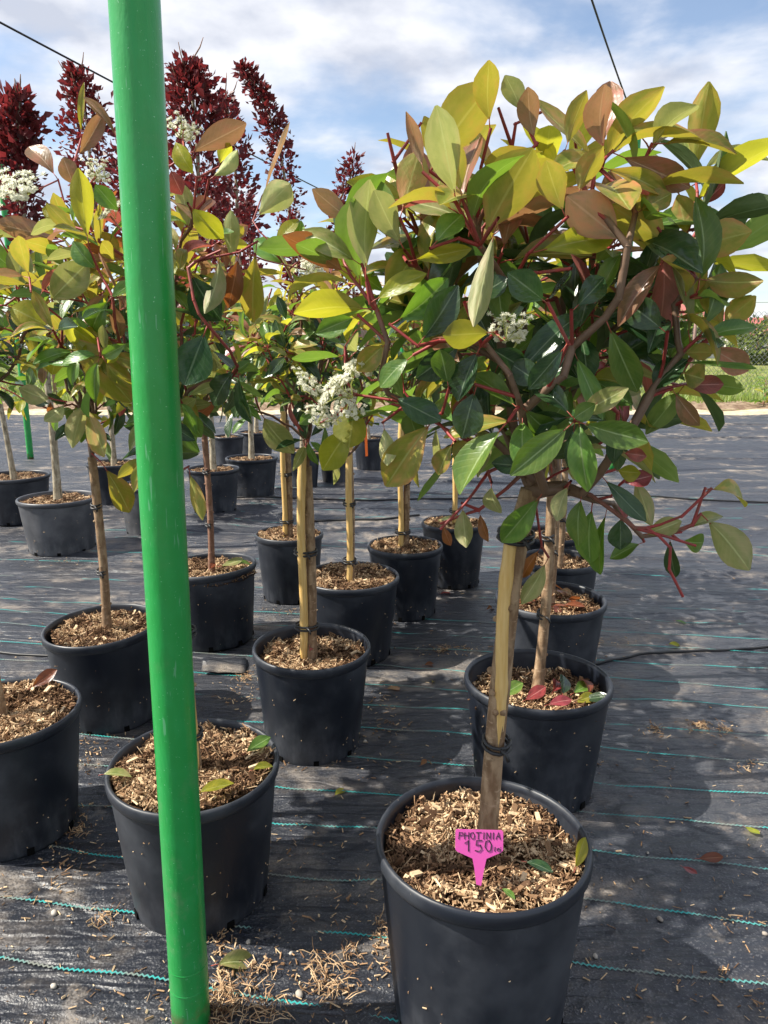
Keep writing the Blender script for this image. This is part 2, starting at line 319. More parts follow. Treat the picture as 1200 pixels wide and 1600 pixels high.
fc = PG(345, 1042, 0); b = MB(); vs = []
for i in range(9):
    for j in range(7):
        u_, v_ = i / 8, j / 6; x = -.07 + .15 * u_ + .02 * v_; y = .06 - .13 * v_; z = .004 + .030 * math.sin(math.pi * min(1, v_ * .9)) * (1 - u_ * .8) + .004 * noise.noise(Vector((u_ * 4, v_ * 4, 0))); vs.append((x, y, z))
fs = [(i * 7 + j, (i + 1) * 7 + j, (i + 1) * 7 + j + 1, i * 7 + j + 1) for i in range(8) for j in range(6)]
b.add(vs, fs); fl = b.build('cloth_flap', M_cloth, mat, loc=(fc.x, fc.y, gz(fc.x, fc.y))); md = fl.modifiers.new('thick', 'SOLIDIFY'); md.thickness = .0015
for k in range(26):
    y0 = 2.9 + 9.2 * (k / 26) + rnd.uniform(-.12, .12); xc = rnd.uniform(-.35, .5) * y0; ln = rnd.uniform(.5, 1.6) * (.6 + y0 * .25); hh = rnd.uniform(.006, .014) * (1 + y0 * .07); ww = rnd.uniform(.018, .035) * (1 + y0 * .1); n = 30; vs = []; b = MB()
    for i in range(n + 1):
        t_ = i / n; x = xc + (t_ - .5) * ln; y = y0 - .12 * (x - xc) + .05 * noise.noise(Vector((x * 1.2, k * 5.5, 0))); e = math.sin(math.pi * t_) ** .6
        for q, (dy, dz) in enumerate(((-1, -.4), (-.45, .55), (-.1, 1), (.35, .6), (1, -.4))): vs.append((x, y + dy * ww * (.4 + .6 * e), gz(x, y) + dz * hh * e - .002))
    b.add(vs, [(i * 5 + j, (i + 1) * 5 + j, (i + 1) * 5 + j + 1, i * 5 + j + 1) for i in range(n) for j in range(4)]); b.build('fold', M_cloth, mat)
# teal marker threads woven into the cloth
SL = -.145
for k in range(34):
    y0 = .735 + .1565 * k + rnd.uniform(-.006, .006); near = y0 < 3
    a, e = (-1.7 - .5 * (y0 > 2) , 1.5 + .35 * y0)
    st = .005 if near else .03; n = int((e - a) / st); b = MB(); vs = []; ww = .0019 if near else .0024
    for i in range(n + 1):
        x = a + (e - a) * i / n; y = y0 + SL * x + .034 * noise.noise(Vector((x * 1.4, k * 3.1, 0))) + .010 * noise.noise(Vector((x * 6, k * 3.1, 4)))
        if near: y += .0022 * (1 if i % 2 else -1)
        z = gz(x, y) + (.0021 if near else -.0010) + .0050 * noise.noise(Vector((x * 2.6, k * 7.7, 9)))
        vs += [(x, y - ww, z), (x, y + ww, z + .0003)]
    b.add(vs, [(2 * i, 2 * i + 2, 2 * i + 3, 2 * i + 1) for i in range(n)])
    b.build('thread', M_thread, mat)

# ------------------------------------------------------------------ leaves
def leaf_mesh(name, m, fold, curl, twist, wave):
    b = MB(); ns, T = 9, []; pl = .16; uvs = []
    prof = [.05, .34, .64, .85, .97, 1.0, .90, .58, .07]
    vs = []; fs = []
    for i in range(ns):
        t = i / (ns - 1); y = pl + (1 - pl) * t; hw = .215 * prof[i]
        zc = -curl * t * t + .02 * math.sin(t * 5)
        for j in range(5):
            q = (j - 2) / 2; x = q * hw; z = zc + abs(x) * fold - .25 * q * q * hw * fold + wave * math.sin(t * 9 + j * 1.7) * abs(q)
            a = twist * t; vs.append((x * math.cos(a) - (z - zc) * math.sin(a), y - .25 * curl * curl * t * t, zc + x * math.sin(a) + (z - zc) * math.cos(a))); uvs.append((j / 4, t))
    for i in range(ns - 1):
        for j in range(4): fs.append((i * 5 + j, i * 5 + j + 1, (i + 1) * 5 + j + 1, (i + 1) * 5 + j))
    b.add(vs, fs)
    n0 = len(b.v); b.tube([(0, 0, .0), (0, pl * .5, .012), (0, pl + .04, .004)], [.011, .010, .007], 4, mi=1)
    uvs += [(.25, .5)] * (len(b.v) - n0)
    me = b.mesh(name, [m, M_petiole]); ul = me.uv_layers.new(name='UVMap')
    idx = [0] * len(me.loops); me.loops.foreach_get('vertex_index', idx); ul.data.foreach_set('uv', [c for i in idx for c in uvs[i]])
    return me
SH = [(.38, .14, .0, .006), (.65, .25, .22, .010), (.28, -.12, -.15, .010), (.95, .42, .1, .012), (.5, .05, .4, .012), (.32, .58, -.25, .010), (.75, .12, -.32, .012)]
LV = {k: [leaf_mesh('leaf_' + k.lower(), LM[k], *q) for q in SH] for k in LM}
cam_p = Vector((0, 0, CAMH))
def place_leaf(parent, p0, d, n, Ln, wid, cls, shape=None, name='leaf'):
    d = d.normalized(); x = d.cross(n)
    if x.length < 1e-4: x = d.orthogonal()
    x.normalize(); z = x.cross(d)
    o = bpy.data.objects.new(name, LV[cls][shape if shape is not None else rnd.randrange(7)])
    col.objects.link(o); o.parent = parent
    M = Matrix((x, d, z)).transposed().to_4x4() @ Matrix.Diagonal((wid / .43, Ln, Ln, 1)); M.translation = p0
    o.matrix_parent_inverse = Matrix.Identity(4)
    o.matrix_basis = PW[parent.name].inverted() @ M if parent.name in PW else M
    return o
PW = {}      # world translation of parents

def flower_mesh(seed):
    r = random.Random(seed); b = MB()
    for g in range(6):
        ga = g * 1.05 + r.uniform(-.3, .3); gq = .62 if g else 0; gc = Vector((gq * math.cos(ga), gq * math.sin(ga), .25 - .3 * gq + r.uniform(-.1, .1)))
        b.tube([(0, 0, -.7), gc * .5 + Vector((0, 0, -.35)), gc + Vector((0, 0, -.2))], .022, 4, 1)
        for k in range(9):
            c = gc + Vector((r.gauss(0, .2), r.gauss(0, .2), r.gauss(0, .1))); up = (c + Vector((0, 0, .6))).normalized()
            b.tube([gc + Vector((0, 0, -.2)), c], .012, 3, 1)
            for j in range(20):
                d = (up * .55 + Vector((r.gauss(0, 1), r.gauss(0, 1), r.gauss(0, 1)))).normalized(); e = c + d * r.uniform(.09, .17); sd = d.orthogonal().normalized() * .014
                b.add([c - sd, c + sd, e + sd * .9, e - sd * .9], [(0, 1, 2, 3)], r.uniform(0, .25))
            for j in range(5):
                t = j * 1.2566 + ga; a_ = up.orthogonal().normalized(); b_ = up.cross(a_); e = c + (a_ * math.cos(t) + b_ * math.sin(t)) * .09 + up * .02; sd = up.cross(e - c).normalized() * .06
                b.add([c, e - sd, e + (e - c) * .4, e + sd], [(0, 1, 2, 3)], r.uniform(0, .15))
    return b.mesh('flower_cluster', M_flower, False, 'tone')
FLW = [flower_mesh(3), flower_mesh(4)]

# ------------------------------------------------------------------ mulch, pots, trees
def chip(b, p, r, s=1.0, lo=.15, hi=1.0, flat=.5):
    M = Matrix.Translation(p) @ Matrix.Rotation(r.uniform(0, 6.28), 4, 'Z') @ Matrix.Rotation(r.gauss(0, flat), 4, 'Y') @ Matrix.Rotation(r.uniform(0, 3), 4, 'X')
    b.box(M, (.004 + .015 * r.random() ** 1.8) * s, r.uniform(.0009, .0030) * s, r.uniform(.0006, .0020) * s, min(1, max(0, r.uniform(lo, hi) ** 1.2)))
def mulch_mesh(seed, n):
    r = random.Random(seed); b = MB(); rad = .164
    for k in range(n):
        th = r.uniform(0, 6.283); q = rad * math.sqrt(r.random()); x, y = q * math.cos(th), q * math.sin(th)
        d = .020 * noise.noise(Vector((x * 14, y * 14, seed))) + .012 * noise.noise(Vector((x * 40, y * 40, seed)))
        chip(b, (x, y, d + r.uniform(0, .008)), r, r.choice((.6, .9, 1, 1.2, 1.6)), .03 if noise.noise(Vector((x * 11, y * 11, seed + 5))) < -.12 else .2, .55 if noise.noise(Vector((x * 11, y * 11, seed + 5))) < -.12 else 1.0)
    for k in range(140):
        th = r.uniform(0, 6.283); q = rad * math.sqrt(r.random()); x, y = q * math.cos(th), q * math.sin(th)
        d = .020 * noise.noise(Vector((x * 14, y * 14, seed))); M = Matrix.Translation((x, y, d + .009)) @ Matrix.Rotation(r.uniform(0, 6.28), 4, 'Z') @ Matrix.Rotation(r.gauss(0, .5), 4, 'Y') @ Matrix.Rotation(r.gauss(0, .5), 4, 'X')
        if k % 2: b.box(M, r.uniform(.012, .026), r.uniform(.005, .010), r.uniform(.002, .005), r.choice((.05, .12, .2, .35, .9)))
        else: b.box(M, r.uniform(.02, .045), .0011, .0011, r.uniform(.3, .9))
    return b.mesh('mulch', M_chip, False, 'tone')
MUL = [mulch_mesh(1, 6800), mulch_mesh(2, 4200), mulch_mesh(3, 4200)]
b = MB(); rings = [(0, .004)] + [(.172 * i / 8, 0) for i in range(1, 9)]
vs = [(0, 0, .0)]
for i in range(1, 9):
    for j in range(32):
        x, y = .172 * i / 8 * math.cos(j * math.pi / 16), .172 * i / 8 * math.sin(j * math.pi / 16); vs.append((x, y, .016 * noise.noise(Vector((x * 14, y * 14, 1))) - .003))
b.add(vs, [(0, 1 + j, 1 + (j + 1) % 32) for j in range(32)] + [(1 + (i - 1) * 32 + j, 1 + i * 32 + j, 1 + i * 32 + (j + 1) % 32, 1 + (i - 1) * 32 + (j + 1) % 32) for i in range(1, 8) for j in range(32)])
SOIL = b.mesh('soil', M_soil)
HP = .30
b = MB(); Rp = .18
b.lathe([(0.0, .004), (.140, .004), (.1445, .0), (.1465, .006), (.1485, .022), (.1735, .268), (.1735, .270), (.1745, .282)], 56)
b.lathe([(.1690, .288), (.1660, .255), (.1560, .16), (.150, .1)], 56)
POT = b.mesh('pot', M_pot); POT_OLD = POT.copy(); POT_OLD.materials[0] = M_pot_old
b = MB(); b.lathe([(.1735, .272), (.1775, .275), (.1808, .280), (.1820, .288), (.1812, .295), (.1785, .2995), (.1750, .3000), (.1715, .2975), (.1692, .292), (.1688, .284)], 56)
RIM = b.mesh('rim', M_pot); RIM_OLD = RIM.copy(); RIM_OLD.materials[0] = M_pot_old
b = MB(); r = random.Random(21)
for k in range(48):
    th = r.uniform(0, 6.283); z = .29 * r.random() ** 1.3; R_ = .1470 + (.1735 - .1470) * min(1, z / .268) + .0012 + (.006 if z > .268 else 0); M = Matrix.Rotation(th, 4, 'Z') @ Matrix.Translation((R_, 0, z)) @ Matrix.Rotation(r.uniform(0, 3.1), 4, 'X')
    b.box(M, .0012, r.uniform(.002, .009) * r.choice((.4, .5, 1)), r.uniform(.0009, .002), r.uniform(.4, 1))
STUCK = b.mesh('stuck_chips', M_chip, False, 'tone')
b = MB(); b.box(Matrix.Translation((.1478, 0, .0115)), .004, .016, .017); HOLE = b.mesh('drain_hole_shade', M_hole, False)  # near-black block instead of a cut opening, painting the shade inside the hole

def potted(pos, D, label, group, old=False, mul=0, holes=True, full=.268, name='potted_tree', tilt=(0, 0), H=HP):
    k = D / .36
    t = empty(name, pos, label, 'potted tree', group); PW[t.name] = Matrix.Translation(pos)
    p = link('pot', POT_OLD if old else POT, t); p.scale = (k, k, H / HP); p.rotation_euler = (tilt[0], tilt[1], rnd.uniform(0, 6))
    q = link('rim', RIM_OLD if old else RIM, p)
    if holes:
        for j in range(8):
            h = link('drain_hole_shade', HOLE, p); h.rotation_euler = (0, 0, j * math.pi / 4 + .2)
    if D > .3: link('stuck_chips', STUCK, p, 'stuff').rotation_euler = (0, 0, rnd.uniform(0, 6))
    so_ = link('soil', SOIL, t); so_.location = (0, 0, full - .004); so_.scale = (k * .97, k * .97, 1)
    m_ = link('mulch', MUL[mul], t, 'stuff'); m_.location = (0, 0, full); m_.scale = (k, k, 1); m_.rotation_euler = (0, 0, rnd.uniform(0, 6))
    return t
def trunk(t, pts, r0, r1, m=M_trunk, name='trunk', knots=6, flare=1.35):
    pos = t.location; b = MB(); P = [Vector(p) - pos for p in pts]; n = len(P); fine = []
    for i in range(n - 1):
        p0, p1, p2, p3 = P[max(i - 1, 0)], P[i], P[i + 1], P[min(i + 2, n - 1)]
        for j in range(6):
            s_ = j / 6; fine.append(.5 * ((2 * p1) + (p2 - p0) * s_ + (2 * p0 - 5 * p1 + 4 * p2 - p3) * s_ ** 2 + (3 * p1 - p0 - 3 * p2 + p3) * s_ ** 3))
    fine.append(P[-1]); m_ = len(fine)
    rad = [(r0 + (r1 - r0) * i / (m_ - 1)) * (1 + .07 * noise.noise(Vector((i * .9, pos.x * 9, 0)))) * (flare - (flare - 1) * min(1, i / 3)) for i in range(m_)]
    b.tube(fine, rad, 10)
    for k in range(knots):
        i = rnd.randrange(2, m_ - 1); th = rnd.uniform(0, 6.28); d = Vector((math.cos(th), math.sin(th), .35)).normalized(); b.tube([fine[i] + d * rad[i] * .6, fine[i] + d * rad[i] * 1.25, fine[i] + d * rad[i] * 1.4], [rad[i] * .42, rad[i] * .33, rad[i] * .12], 6)
    return b.build(name, m, t)
def stake(t, p0, p1, r, nodes=4):
    pos = t.location; a, e = Vector(p0) - pos, Vector(p1) - pos; b = MB(); pts = []; rad = []; n = 24
    for i in range(n + 1):
        s_ = i / n; nodeq = abs((s_ * nodes + .37) % 1 - .5) * 2
        pts.append(a + (e - a) * s_ + Vector((.003 * math.sin(s_ * 7), .003 * math.cos(s_ * 5), 0))); rad.append(r * (1 + (.13 if nodeq > .9 else 0)))
    b.tube(pts, rad, 9); return b.build('stake', M_bamboo, t)
def tie(t, p, d, rx, ry, ang):
    b = MB(); p = Vector(p) - t.location; d = Vector(d).normalized()
    x = Vector((math.cos(ang), math.sin(ang), 0)); x = (x - d * x.dot(d)).normalized(); y = d.cross(x)
    for q in (-.005, .004):
        b.tube([p + d * (q + .004 * math.sin(j * .52)) + x * rx * math.cos(j * .5236) + y * ry * math.sin(j * .5236) for j in range(13)], .0032, 5)
    e = p - y * ry * 1.0 if y.y > 0 else p + y * ry
    b.tube([e, e + Vector((.008, -.008, -.004)), e + Vector((.012, -.012, -.014))], .0028, 5)
    return b.build('tie', M_tie, t)

class Skel:
    def __init__(s, root, d, r): s.p = [Vector(root)]; s.par = [-1]; s.d = [Vector(d).normalized()]; s.rt = r; s.base = Vector(root); s.low = set()
    def grow(s, T, frm=None, bend=.45, step=.028, jit=.004):
        T = Vector(T)
        if frm is None:
            best, bi = 1e9, 0; dT = (T - s.base).length
            for i, p in enumerate(s.p):
                dl = (p - s.base).length
                if dl > dT * .97: continue
                v = T - p; l = v.length
                dt = v.normalized().dot(s.d[i]) if l > 1e-6 else 1; c = l * (1 + .55 * (1 - dt)) + .02 * (1 - dt) + (.5 * max(0, v.z) if i in s.low else 0)
                if c < best: best, bi = c, i
            frm = bi
        a = s.p[frm]; l = (T - a).length
        if l < .006: return frm
        ctrl = a + s.d[frm] * l * bend; n = max(1, int(l / step)); cur = frm; prev = a
        for i in range(1, n + 1):
            t = i / n; q = a * (1 - t) ** 2 + ctrl * 2 * t * (1 - t) + T * t * t
            if i < n: q = q + Vector((rnd.gauss(0, jit), rnd.gauss(0, jit), rnd.gauss(0, jit)))
            s.p.append(q); s.par.append(cur); s.d.append((q - prev).normalized()); prev = q; cur = len(s.p) - 1
        return cur
    def mesh(s, off, tip=.0019, sides=6, red_to=.0034):
        n = len(s.p); w_ = [0.0] * n; ch = [0] * n
        for i in range(n - 1, 0, -1):
            if ch[i] == 0: w_[i] = 1
            w_[s.par[i]] += w_[i]; ch[s.par[i]] += 1
        mx = max(w_[0], 1); ex = math.log(max(1.2, s.rt / tip)) / math.log(max(mx, 2))
        r = [tip * max(1, w_[i]) ** ex for i in range(n)]
        b = MB()
        for i in range(1, n):
            j = s.par[i]; r0 = min(r[j], r[i] * 1.35); a0 = min(1, max(0, (r0 - tip) / (red_to))); a1 = min(1, max(0, (r[i] - tip) / (red_to)))
            d = (s.p[i] - s.p[j]); b.tube([s.p[j] - off - d * .06, s.p[i] - off + d * .06], [r0, r[i]], sides, [a0, a1], False)
        return b

def choose(ws):
    t = rnd.random() * sum(a for _, a in ws)
    for k, a in ws:
        t -= a
        if t <= 0: return k
    return ws[-1][0]

def photinia(t, center, rad, root, rdir, rroot, shoots, leaf, heroes=(), limbs=(), flowers=(), Yc=None, inner=0, tone='mix', sides=6, holes=0, maxn=298, stubs=()):
    """crown of shoots with leaf rosettes; heroes = single leaves (base u,v, tip u,v, width, class, side)"""
    off = t.location; C = Vector(center); A = Vector(rad); sk = Skel(root, rdir, rroot)
    for li, lm in enumerate(limbs):
        cur = 0; k0 = len(sk.p)
        if isinstance(lm[0], int): cur = lm[0]; lm = lm[1:]
        for (u, v, Y) in lm: cur = sk.grow(PY(u, v, Y), cur if cur else (None if lm[0][1] > 815 else 0), .3)
        if lm[0][1] > 720 or lm[0][0] > 1000: sk.low |= set(range(k0, len(sk.p)))
    if not limbs:
        for k in range(7):
            th = k * 2.4 + rnd.uniform(-.3, .3); e = rnd.uniform(.35, 1.0); d = Vector((math.cos(th) * math.cos(e), math.sin(th) * math.cos(e), math.sin(e) * 1.15 - .1))
            sk.grow(C + Vector((d.x * A.x, d.y * A.y, d.z * A.z)) * .62, 0, .35)
    for (u, v, Y) in stubs: sk.grow(PY(u, v, Y), None, .5)
    items = []     # (base, dir, normal, len, wid, cls, shape)
    hero = []
    for h in heroes:
        u0, v0, u1, v1, wpx, cls, side = h[:7]
        cx, cy, rx, ry, Y0, dY = Yc
        q = min(1, ((u0 - cx) / rx) ** 2 + ((v0 - cy) / ry) ** 2); Yb = (h[7] if len(h) > 7 else Y0 - dY * math.sqrt(1 - q) * rnd.uniform(.72, 1.0))
        p0 = PY(u0, v0, Yb); z = p0.y; lpx = math.hypot(u1 - u0, v1 - v0); ml = lpx / F * (Yb / (CP - (v0 - 800) / F * SP))
        p1 = PY(u1, v1, Yb + ml * rnd.uniform(-.45, .2)); d = p1 - p0; p0 = p0 - d * .15; d = p1 - p0; Ln = d.length * 1.03
        tc_ = (cam_p - p0).normalized(); tc_ = tc_ - d.normalized() * tc_.dot(d.normalized()); tc_.normalize()
        up = Vector((rnd.gauss(-.22, .3), rnd.gauss(0, .3), rnd.gauss(.16, .3))) * (1 if side > 0 or rnd.random() < .5 else -1)
        n = (tc_ * (1 if side > 0 else -1) + up * .95)
        hero.append((p0, d, n, Ln, max(.42, wpx / max(20, lpx) / .43) * .43 * Ln * .90, cls, h[8] if len(h) > 8 else rnd.choice((0, 0, 1, 1, 2, 3, 4, 6))))
    hero.sort(key=lambda h: (h[0] - sk.base).length)
    sites = []
    for k in range(shoots):
        for tr in range(30):
            v = Vector((rnd.gauss(0, 1), rnd.gauss(0, 1), rnd.gauss(0, 1))).normalized(); q = rnd.uniform(.55, 1) if k % 4 else rnd.uniform(.25, .6)
            p = C + Vector((v.x * A.x, v.y * A.y, v.z * A.z)) * q * (1 + .16 * noise.noise(v * 2.3 + off))
            if v.z < -.55 and rnd.random() < .5: continue
            if all((p - s_[0]).length > .045 for s_ in sites): break
        sites.append((p, v, q))
    allp = [('h', h) for h in hero] + [('s', s_) for s_ in sites]
    allp.sort(key=lambda e: (e[1][0] - sk.base).length)
    for kind, e in allp:
        if kind == 'h': sk.grow(e[0], None, .35); continue
        p, v, q = e; i = sk.grow(p, None, .4); sd = (sk.d[i] + v * .5 + Vector((0, 0, .55))).normalized()
        sk.d[i] = sd; zz = (p.z - C.z) / A.z; nl = rnd.randint(5, 8) if q > .5 else rnd.randint(3, 5); a0 = rnd.uniform(0, 6.28); xx = sd.orthogonal().normalized(); yy = sd.cross(xx)
        for j in range(nl):
            th = a0 + j * 2.4; el = rnd.uniform(.15, 1.0) - .25 * (zz < -.2) ; out = (xx * math.cos(th) + yy * math.sin(th)); d = (out * math.cos(el) + sd * math.sin(el) + Vector((0, 0, -.12 if zz < 0 else .05))).normalized()
            n = (sd * math.cos(el) - out * math.sin(el) + Vector((-.15, 0, .35)) + Vector((rnd.gauss(0, .35), rnd.gauss(0, .35), rnd.gauss(0, .25)))).normalized()
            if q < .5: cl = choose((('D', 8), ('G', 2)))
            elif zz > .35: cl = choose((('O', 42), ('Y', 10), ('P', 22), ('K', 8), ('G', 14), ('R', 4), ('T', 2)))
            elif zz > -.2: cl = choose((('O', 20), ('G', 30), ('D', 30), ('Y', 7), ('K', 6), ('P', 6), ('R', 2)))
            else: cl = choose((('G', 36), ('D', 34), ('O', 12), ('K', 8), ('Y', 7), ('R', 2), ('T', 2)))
            ln = leaf * rnd.uniform(.66, 1.1) * (1.0 if zz > .2 else .88); back = sd * (-.010 * j * (1 if j > 3 else .5))
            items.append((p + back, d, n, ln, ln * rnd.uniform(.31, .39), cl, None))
    cm = sk.mesh(off, sides=sides)
    cr = cm.build('crown', M_branch, t, attr='age'); PW[cr.name] = Matrix.Translation(off)
    items.sort(key=lambda q: (q[0] - cam_p).length)
    cnt = 0
    for q in hero: place_leaf(cr, *q); cnt += 1
    rest = []
    for q in items:
        if cnt < maxn: place_leaf(cr, *q); cnt += 1
        else: rest.append(q)
    if rest:
        b = MB(); uv = []; order = list(LM)
        for (p0, d, n, Ln, wd, cl, shp) in rest:
            d = d.normalized(); x = d.cross(n).normalized(); z = x.cross(d); p = p0 - off; vs = []
            for (ty, hw, zc) in ((.1, .03, 0), (.35, .36, .0), (.65, .5, -.04), (.87, .34, -.09), (1, .03, -.15)):
                for q in (-1, 0, 1): vs.append(p + d * Ln * ty + x * (wd * hw * q) + z * (Ln * zc + abs(q) * wd * hw * .3)); uv.append((.5 + q * .5, ty))
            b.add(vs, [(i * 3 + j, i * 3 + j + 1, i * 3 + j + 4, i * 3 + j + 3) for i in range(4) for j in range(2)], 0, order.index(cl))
        me = b.mesh('inner_leaves', [LM[k] for k in order]); ul = me.uv_layers.new(name='UVMap'); idx = [0] * len(me.loops); me.loops.foreach_get('vertex_index', idx); ul.data.foreach_set('uv', [c for i in idx for c in uv[i]])
        link('inner_leaves', me, cr, 'stuff')
    for (u, v, Y, wpx) in flowers:
        p = PY(u, v, Y); r_ = wpx / 2 / F * Y; i = sk.p.index(min(sk.p, key=lambda q: (q - p).length))
        f = link('flower_cluster', FLW[rnd.randrange(2)], cr); f.location = p - off; f.scale = (r_, r_, r_ * .8); f.rotation_euler = (rnd.uniform(.3, .9), rnd.uniform(-.4, .4), rnd.uniform(0, 6))
        b = MB(); b.tube([sk.p[i] - off, (sk.p[i] + p) / 2 - off + Vector((0, 0, -.01)), p - off - Vector((0, 0, r_ * .3))], .0017, 4); b.build('flower_stalk', M_petiole, cr)
    return sk

# ---- main tree
HEROA = [
 (683,251,752,135,78,'O',-1),(765,190,757,95,48,'O',-1),(815,175,793,118,36,'K',-1),(835,215,818,140,38,'P',-1),(759,365,828,230,86,'O',-1),(629,327,656,232,48,'O',-1),
 (572,422,567,286,58,'K',-1),(627,381,583,300,44,'K',-1),(629,359,562,265,38,'G',1),(548,343,492,302,32,'P',-1),(537,424,455,367,42,'T',-1),(555,408,476,355,36,'K',1),
 (648,406,732,388,27,'Y',1),(588,468,657,424,32,'Y',1),(572,483,460,473,50,'Y',-1),(553,497,497,517,32,'G',1),(622,500,704,448,48,'G',1),(660,530,714,458,46,'D',1),
 (765,520,697,526,42,'Y',-1),(718,540,652,592,42,'D',1),(747,550,712,622,46,'D',1),(742,612,722,682,48,'D',1),(618,622,687,660,38,'D',1),(556,628,543,702,50,'Y',-1),
 (548,670,502,730,44,'Y',1),(672,663,601,757,56,'O',1),(706,695,682,741,32,'O',1),(783,672,711,762,64,'G',1),(600,668,606,727,27,'K',-1),(768,545,819,576,38,'D',1),
 (772,365,738,515,32,'K',-1),(848,602,798,568,40,'D',1),(948,248,1014,129,62,'O',-1),(943,232,927,131,48,'P',-1),(886,226,910,147,34,'O',-1),(972,245,1082,292,42,'P',1),
 (947,264,1056,297,30,'O',1),(1026,345,1011,262,34,'R',-1),(969,375,890,308,64,'P',-1),(844,392,967,361,44,'Y',1),(1046,384,951,311,62,'O',-1),(1073,365,1060,307,36,'O',-1),
 (1083,390,1161,361,52,'O',-1),(1095,322,1131,289,22,'R',1),(1098,437,1180,449,42,'O',-1),(1035,390,1041,528,50,'R',-1,.92,0),(1035,412,963,489,34,'P',1),(1035,515,983,473,46,'D',1),
 (952,512,995,614,42,'G',1),(900,557,941,652,30,'G',1),(1130,510,1100,443,30,'O',-1),(1132,505,1171,468,38,'O',-1),(1108,542,1173,580,38,'P',1),(1070,552,1112,548,28,'O',-1),
 (1068,583,1100,592,42,'O',1),(1070,602,1132,600,30,'R',1),(1055,615,1091,665,28,'P',1),(1020,612,1062,558,50,'D',1),(965,655,960,722,26,'D',1),(975,708,1009,712,22,'R',1),
 (905,660,911,760,40,'G',1),(932,630,896,652,28,'G',1),(880,545,829,606,36,'D',1),(908,780,896,847,32,'G',1),(925,795,914,882,40,'G',1),(947,803,921,914,22,'G',1,None,3),
 (970,810,971,857,38,'D',1),(945,750,1004,814,28,'D',1),(992,750,1018,817,24,'K',-1),(888,760,864,812,30,'K',-1),(852,880,819,942,26,'K',-1),(842,860,812,902,18,'T',1),
 (1105,813,1174,881,52,'K',-1),(1112,765,1183,768,38,'O',1),(1073,827,1131,796,24,'K',1),(1067,845,1105,852,28,'G',1),(1010,835,1062,815,30,'K',1),(1047,843,1052,907,20,'D',1),
 (1000,850,955,870,20,'G',1),(975,755,1017,742,28,'R',1),(965,735,999,740,28,'Y',1),(960,780,996,807,24,'R',1),(768,760,770,807,30,'K',-1),(723,795,727,852,28,'K',-1),
 (750,803,761,845,16,'T',1),(842,778,782,851,40,'G',1),(692,822,704,852,15,'T',1),(830,730,768,724,28,'D',1),
 (700,600,690,545,36,'G',1),(640,560,590,600,36,'G',1),(850,470,800,430,40,'D',1),(900,480,950,430,40,'D',1),(820,640,870,690,36,'G',1),(735,470,790,440,38,'D',1),(680,380,720,330,40,'G',1),(600,540,560,575,34,'O',1),
 (880,330,850,250,44,'O',-1),(905,300,930,230,40,'O',-1),(720,300,700,215,40,'O',-1),(660,260,640,185,22,'P',-1),(1000,330,1050,300,36,'O',1),(1060,470,1100,420,36,'O',-1),
]
HEROA = [tuple(h) if len(h) < 8 or h[7] is not None else (*h[:7], 1.02, h[8]) for h in HEROA]
pA = PG(754, 1306, .332); pA.z = 0
A = potted(pA, .345, 'photinia tree with the pink price tag in its black pot', None, mul=0, holes=True, full=.302, H=.332)
yA = pA.y
trunk(A, [pA + Vector((.004, -.01, .28)), PY(772, 1170, yA), PY(789, 1000, yA), PY(806, 860, yA), PY(830, 765, yA)], .0165, .0160, knots=10)
stake(A, PY(774, 1172, yA - .008), PY(797, 838, yA - .012), .0098, 2)
tie(A, PY(776, 1160, yA - .004), (.05, 0, 1), .021, .021, .1); tie(A, PY(806, 836, yA - .006), (.08, 0, 1), .026, .021, .1)
pc = PY(835, 455, yA)
photinia(A, pc + Vector((0, 0, -.015)), (.28, .25, .24), PY(830, 768, yA), (.05, 0, 1), .0155, 84, .115, HEROA,
  limbs=[[(812, 690, yA - .02), (798, 590, yA - .05), (768, 480, yA - .08), (748, 390, yA - .1)], [(850, 680, yA), (872, 560, yA - .02), (893, 430, yA - .06), (905, 300, yA - .08)],
         [(858, 690, yA + .03), (905, 590, yA + .03), (975, 500, yA), (1050, 420, yA - .05)], [(785, 700, yA - .03), (700, 650, yA - .08), (610, 625, yA - .1)],
         [(870, 762, yA - .04), (960, 800, yA - .09), (1040, 838, yA - .12), (1085, 852, yA - .13)], [(1010, 825, yA - .11), (1110, 765, yA - .12)], [(1030, 838, yA - .12), (1066, 930, yA - .13)],
         [(760, 640, yA + .05), (690, 480, yA + .04), (640, 330, yA - .02)], [(830, 600, yA + .1), (820, 400, yA + .1), (800, 230, yA)], [(900, 560, yA + .1), (980, 380, yA + .06), (1000, 270, yA)],
         [(780, 730, yA - .05), (740, 770, yA - .09), (690, 825, yA - .1)]],
  flowers=[(530, 602, yA - .13, 100), (568, 572, yA - .12, 62), (482, 600, yA - .12, 60), (500, 652, yA - .13, 64), (792, 515, yA - .24, 78), (545, 632, yA - .13, 60)], Yc=(835, 450, 345, 370, yA, .27),
  stubs=[(780, 172, yA - .03), (853, 172, yA - .05), (899, 222, yA - .12), (606, 210, yA - .06), (656, 195, yA - .05), (1108, 325, yA - .03), (829, 252, yA - .2), (1084, 340, yA), (700, 245, yA - .1), (890, 420, yA - .24), (1112, 440, yA - .1)])

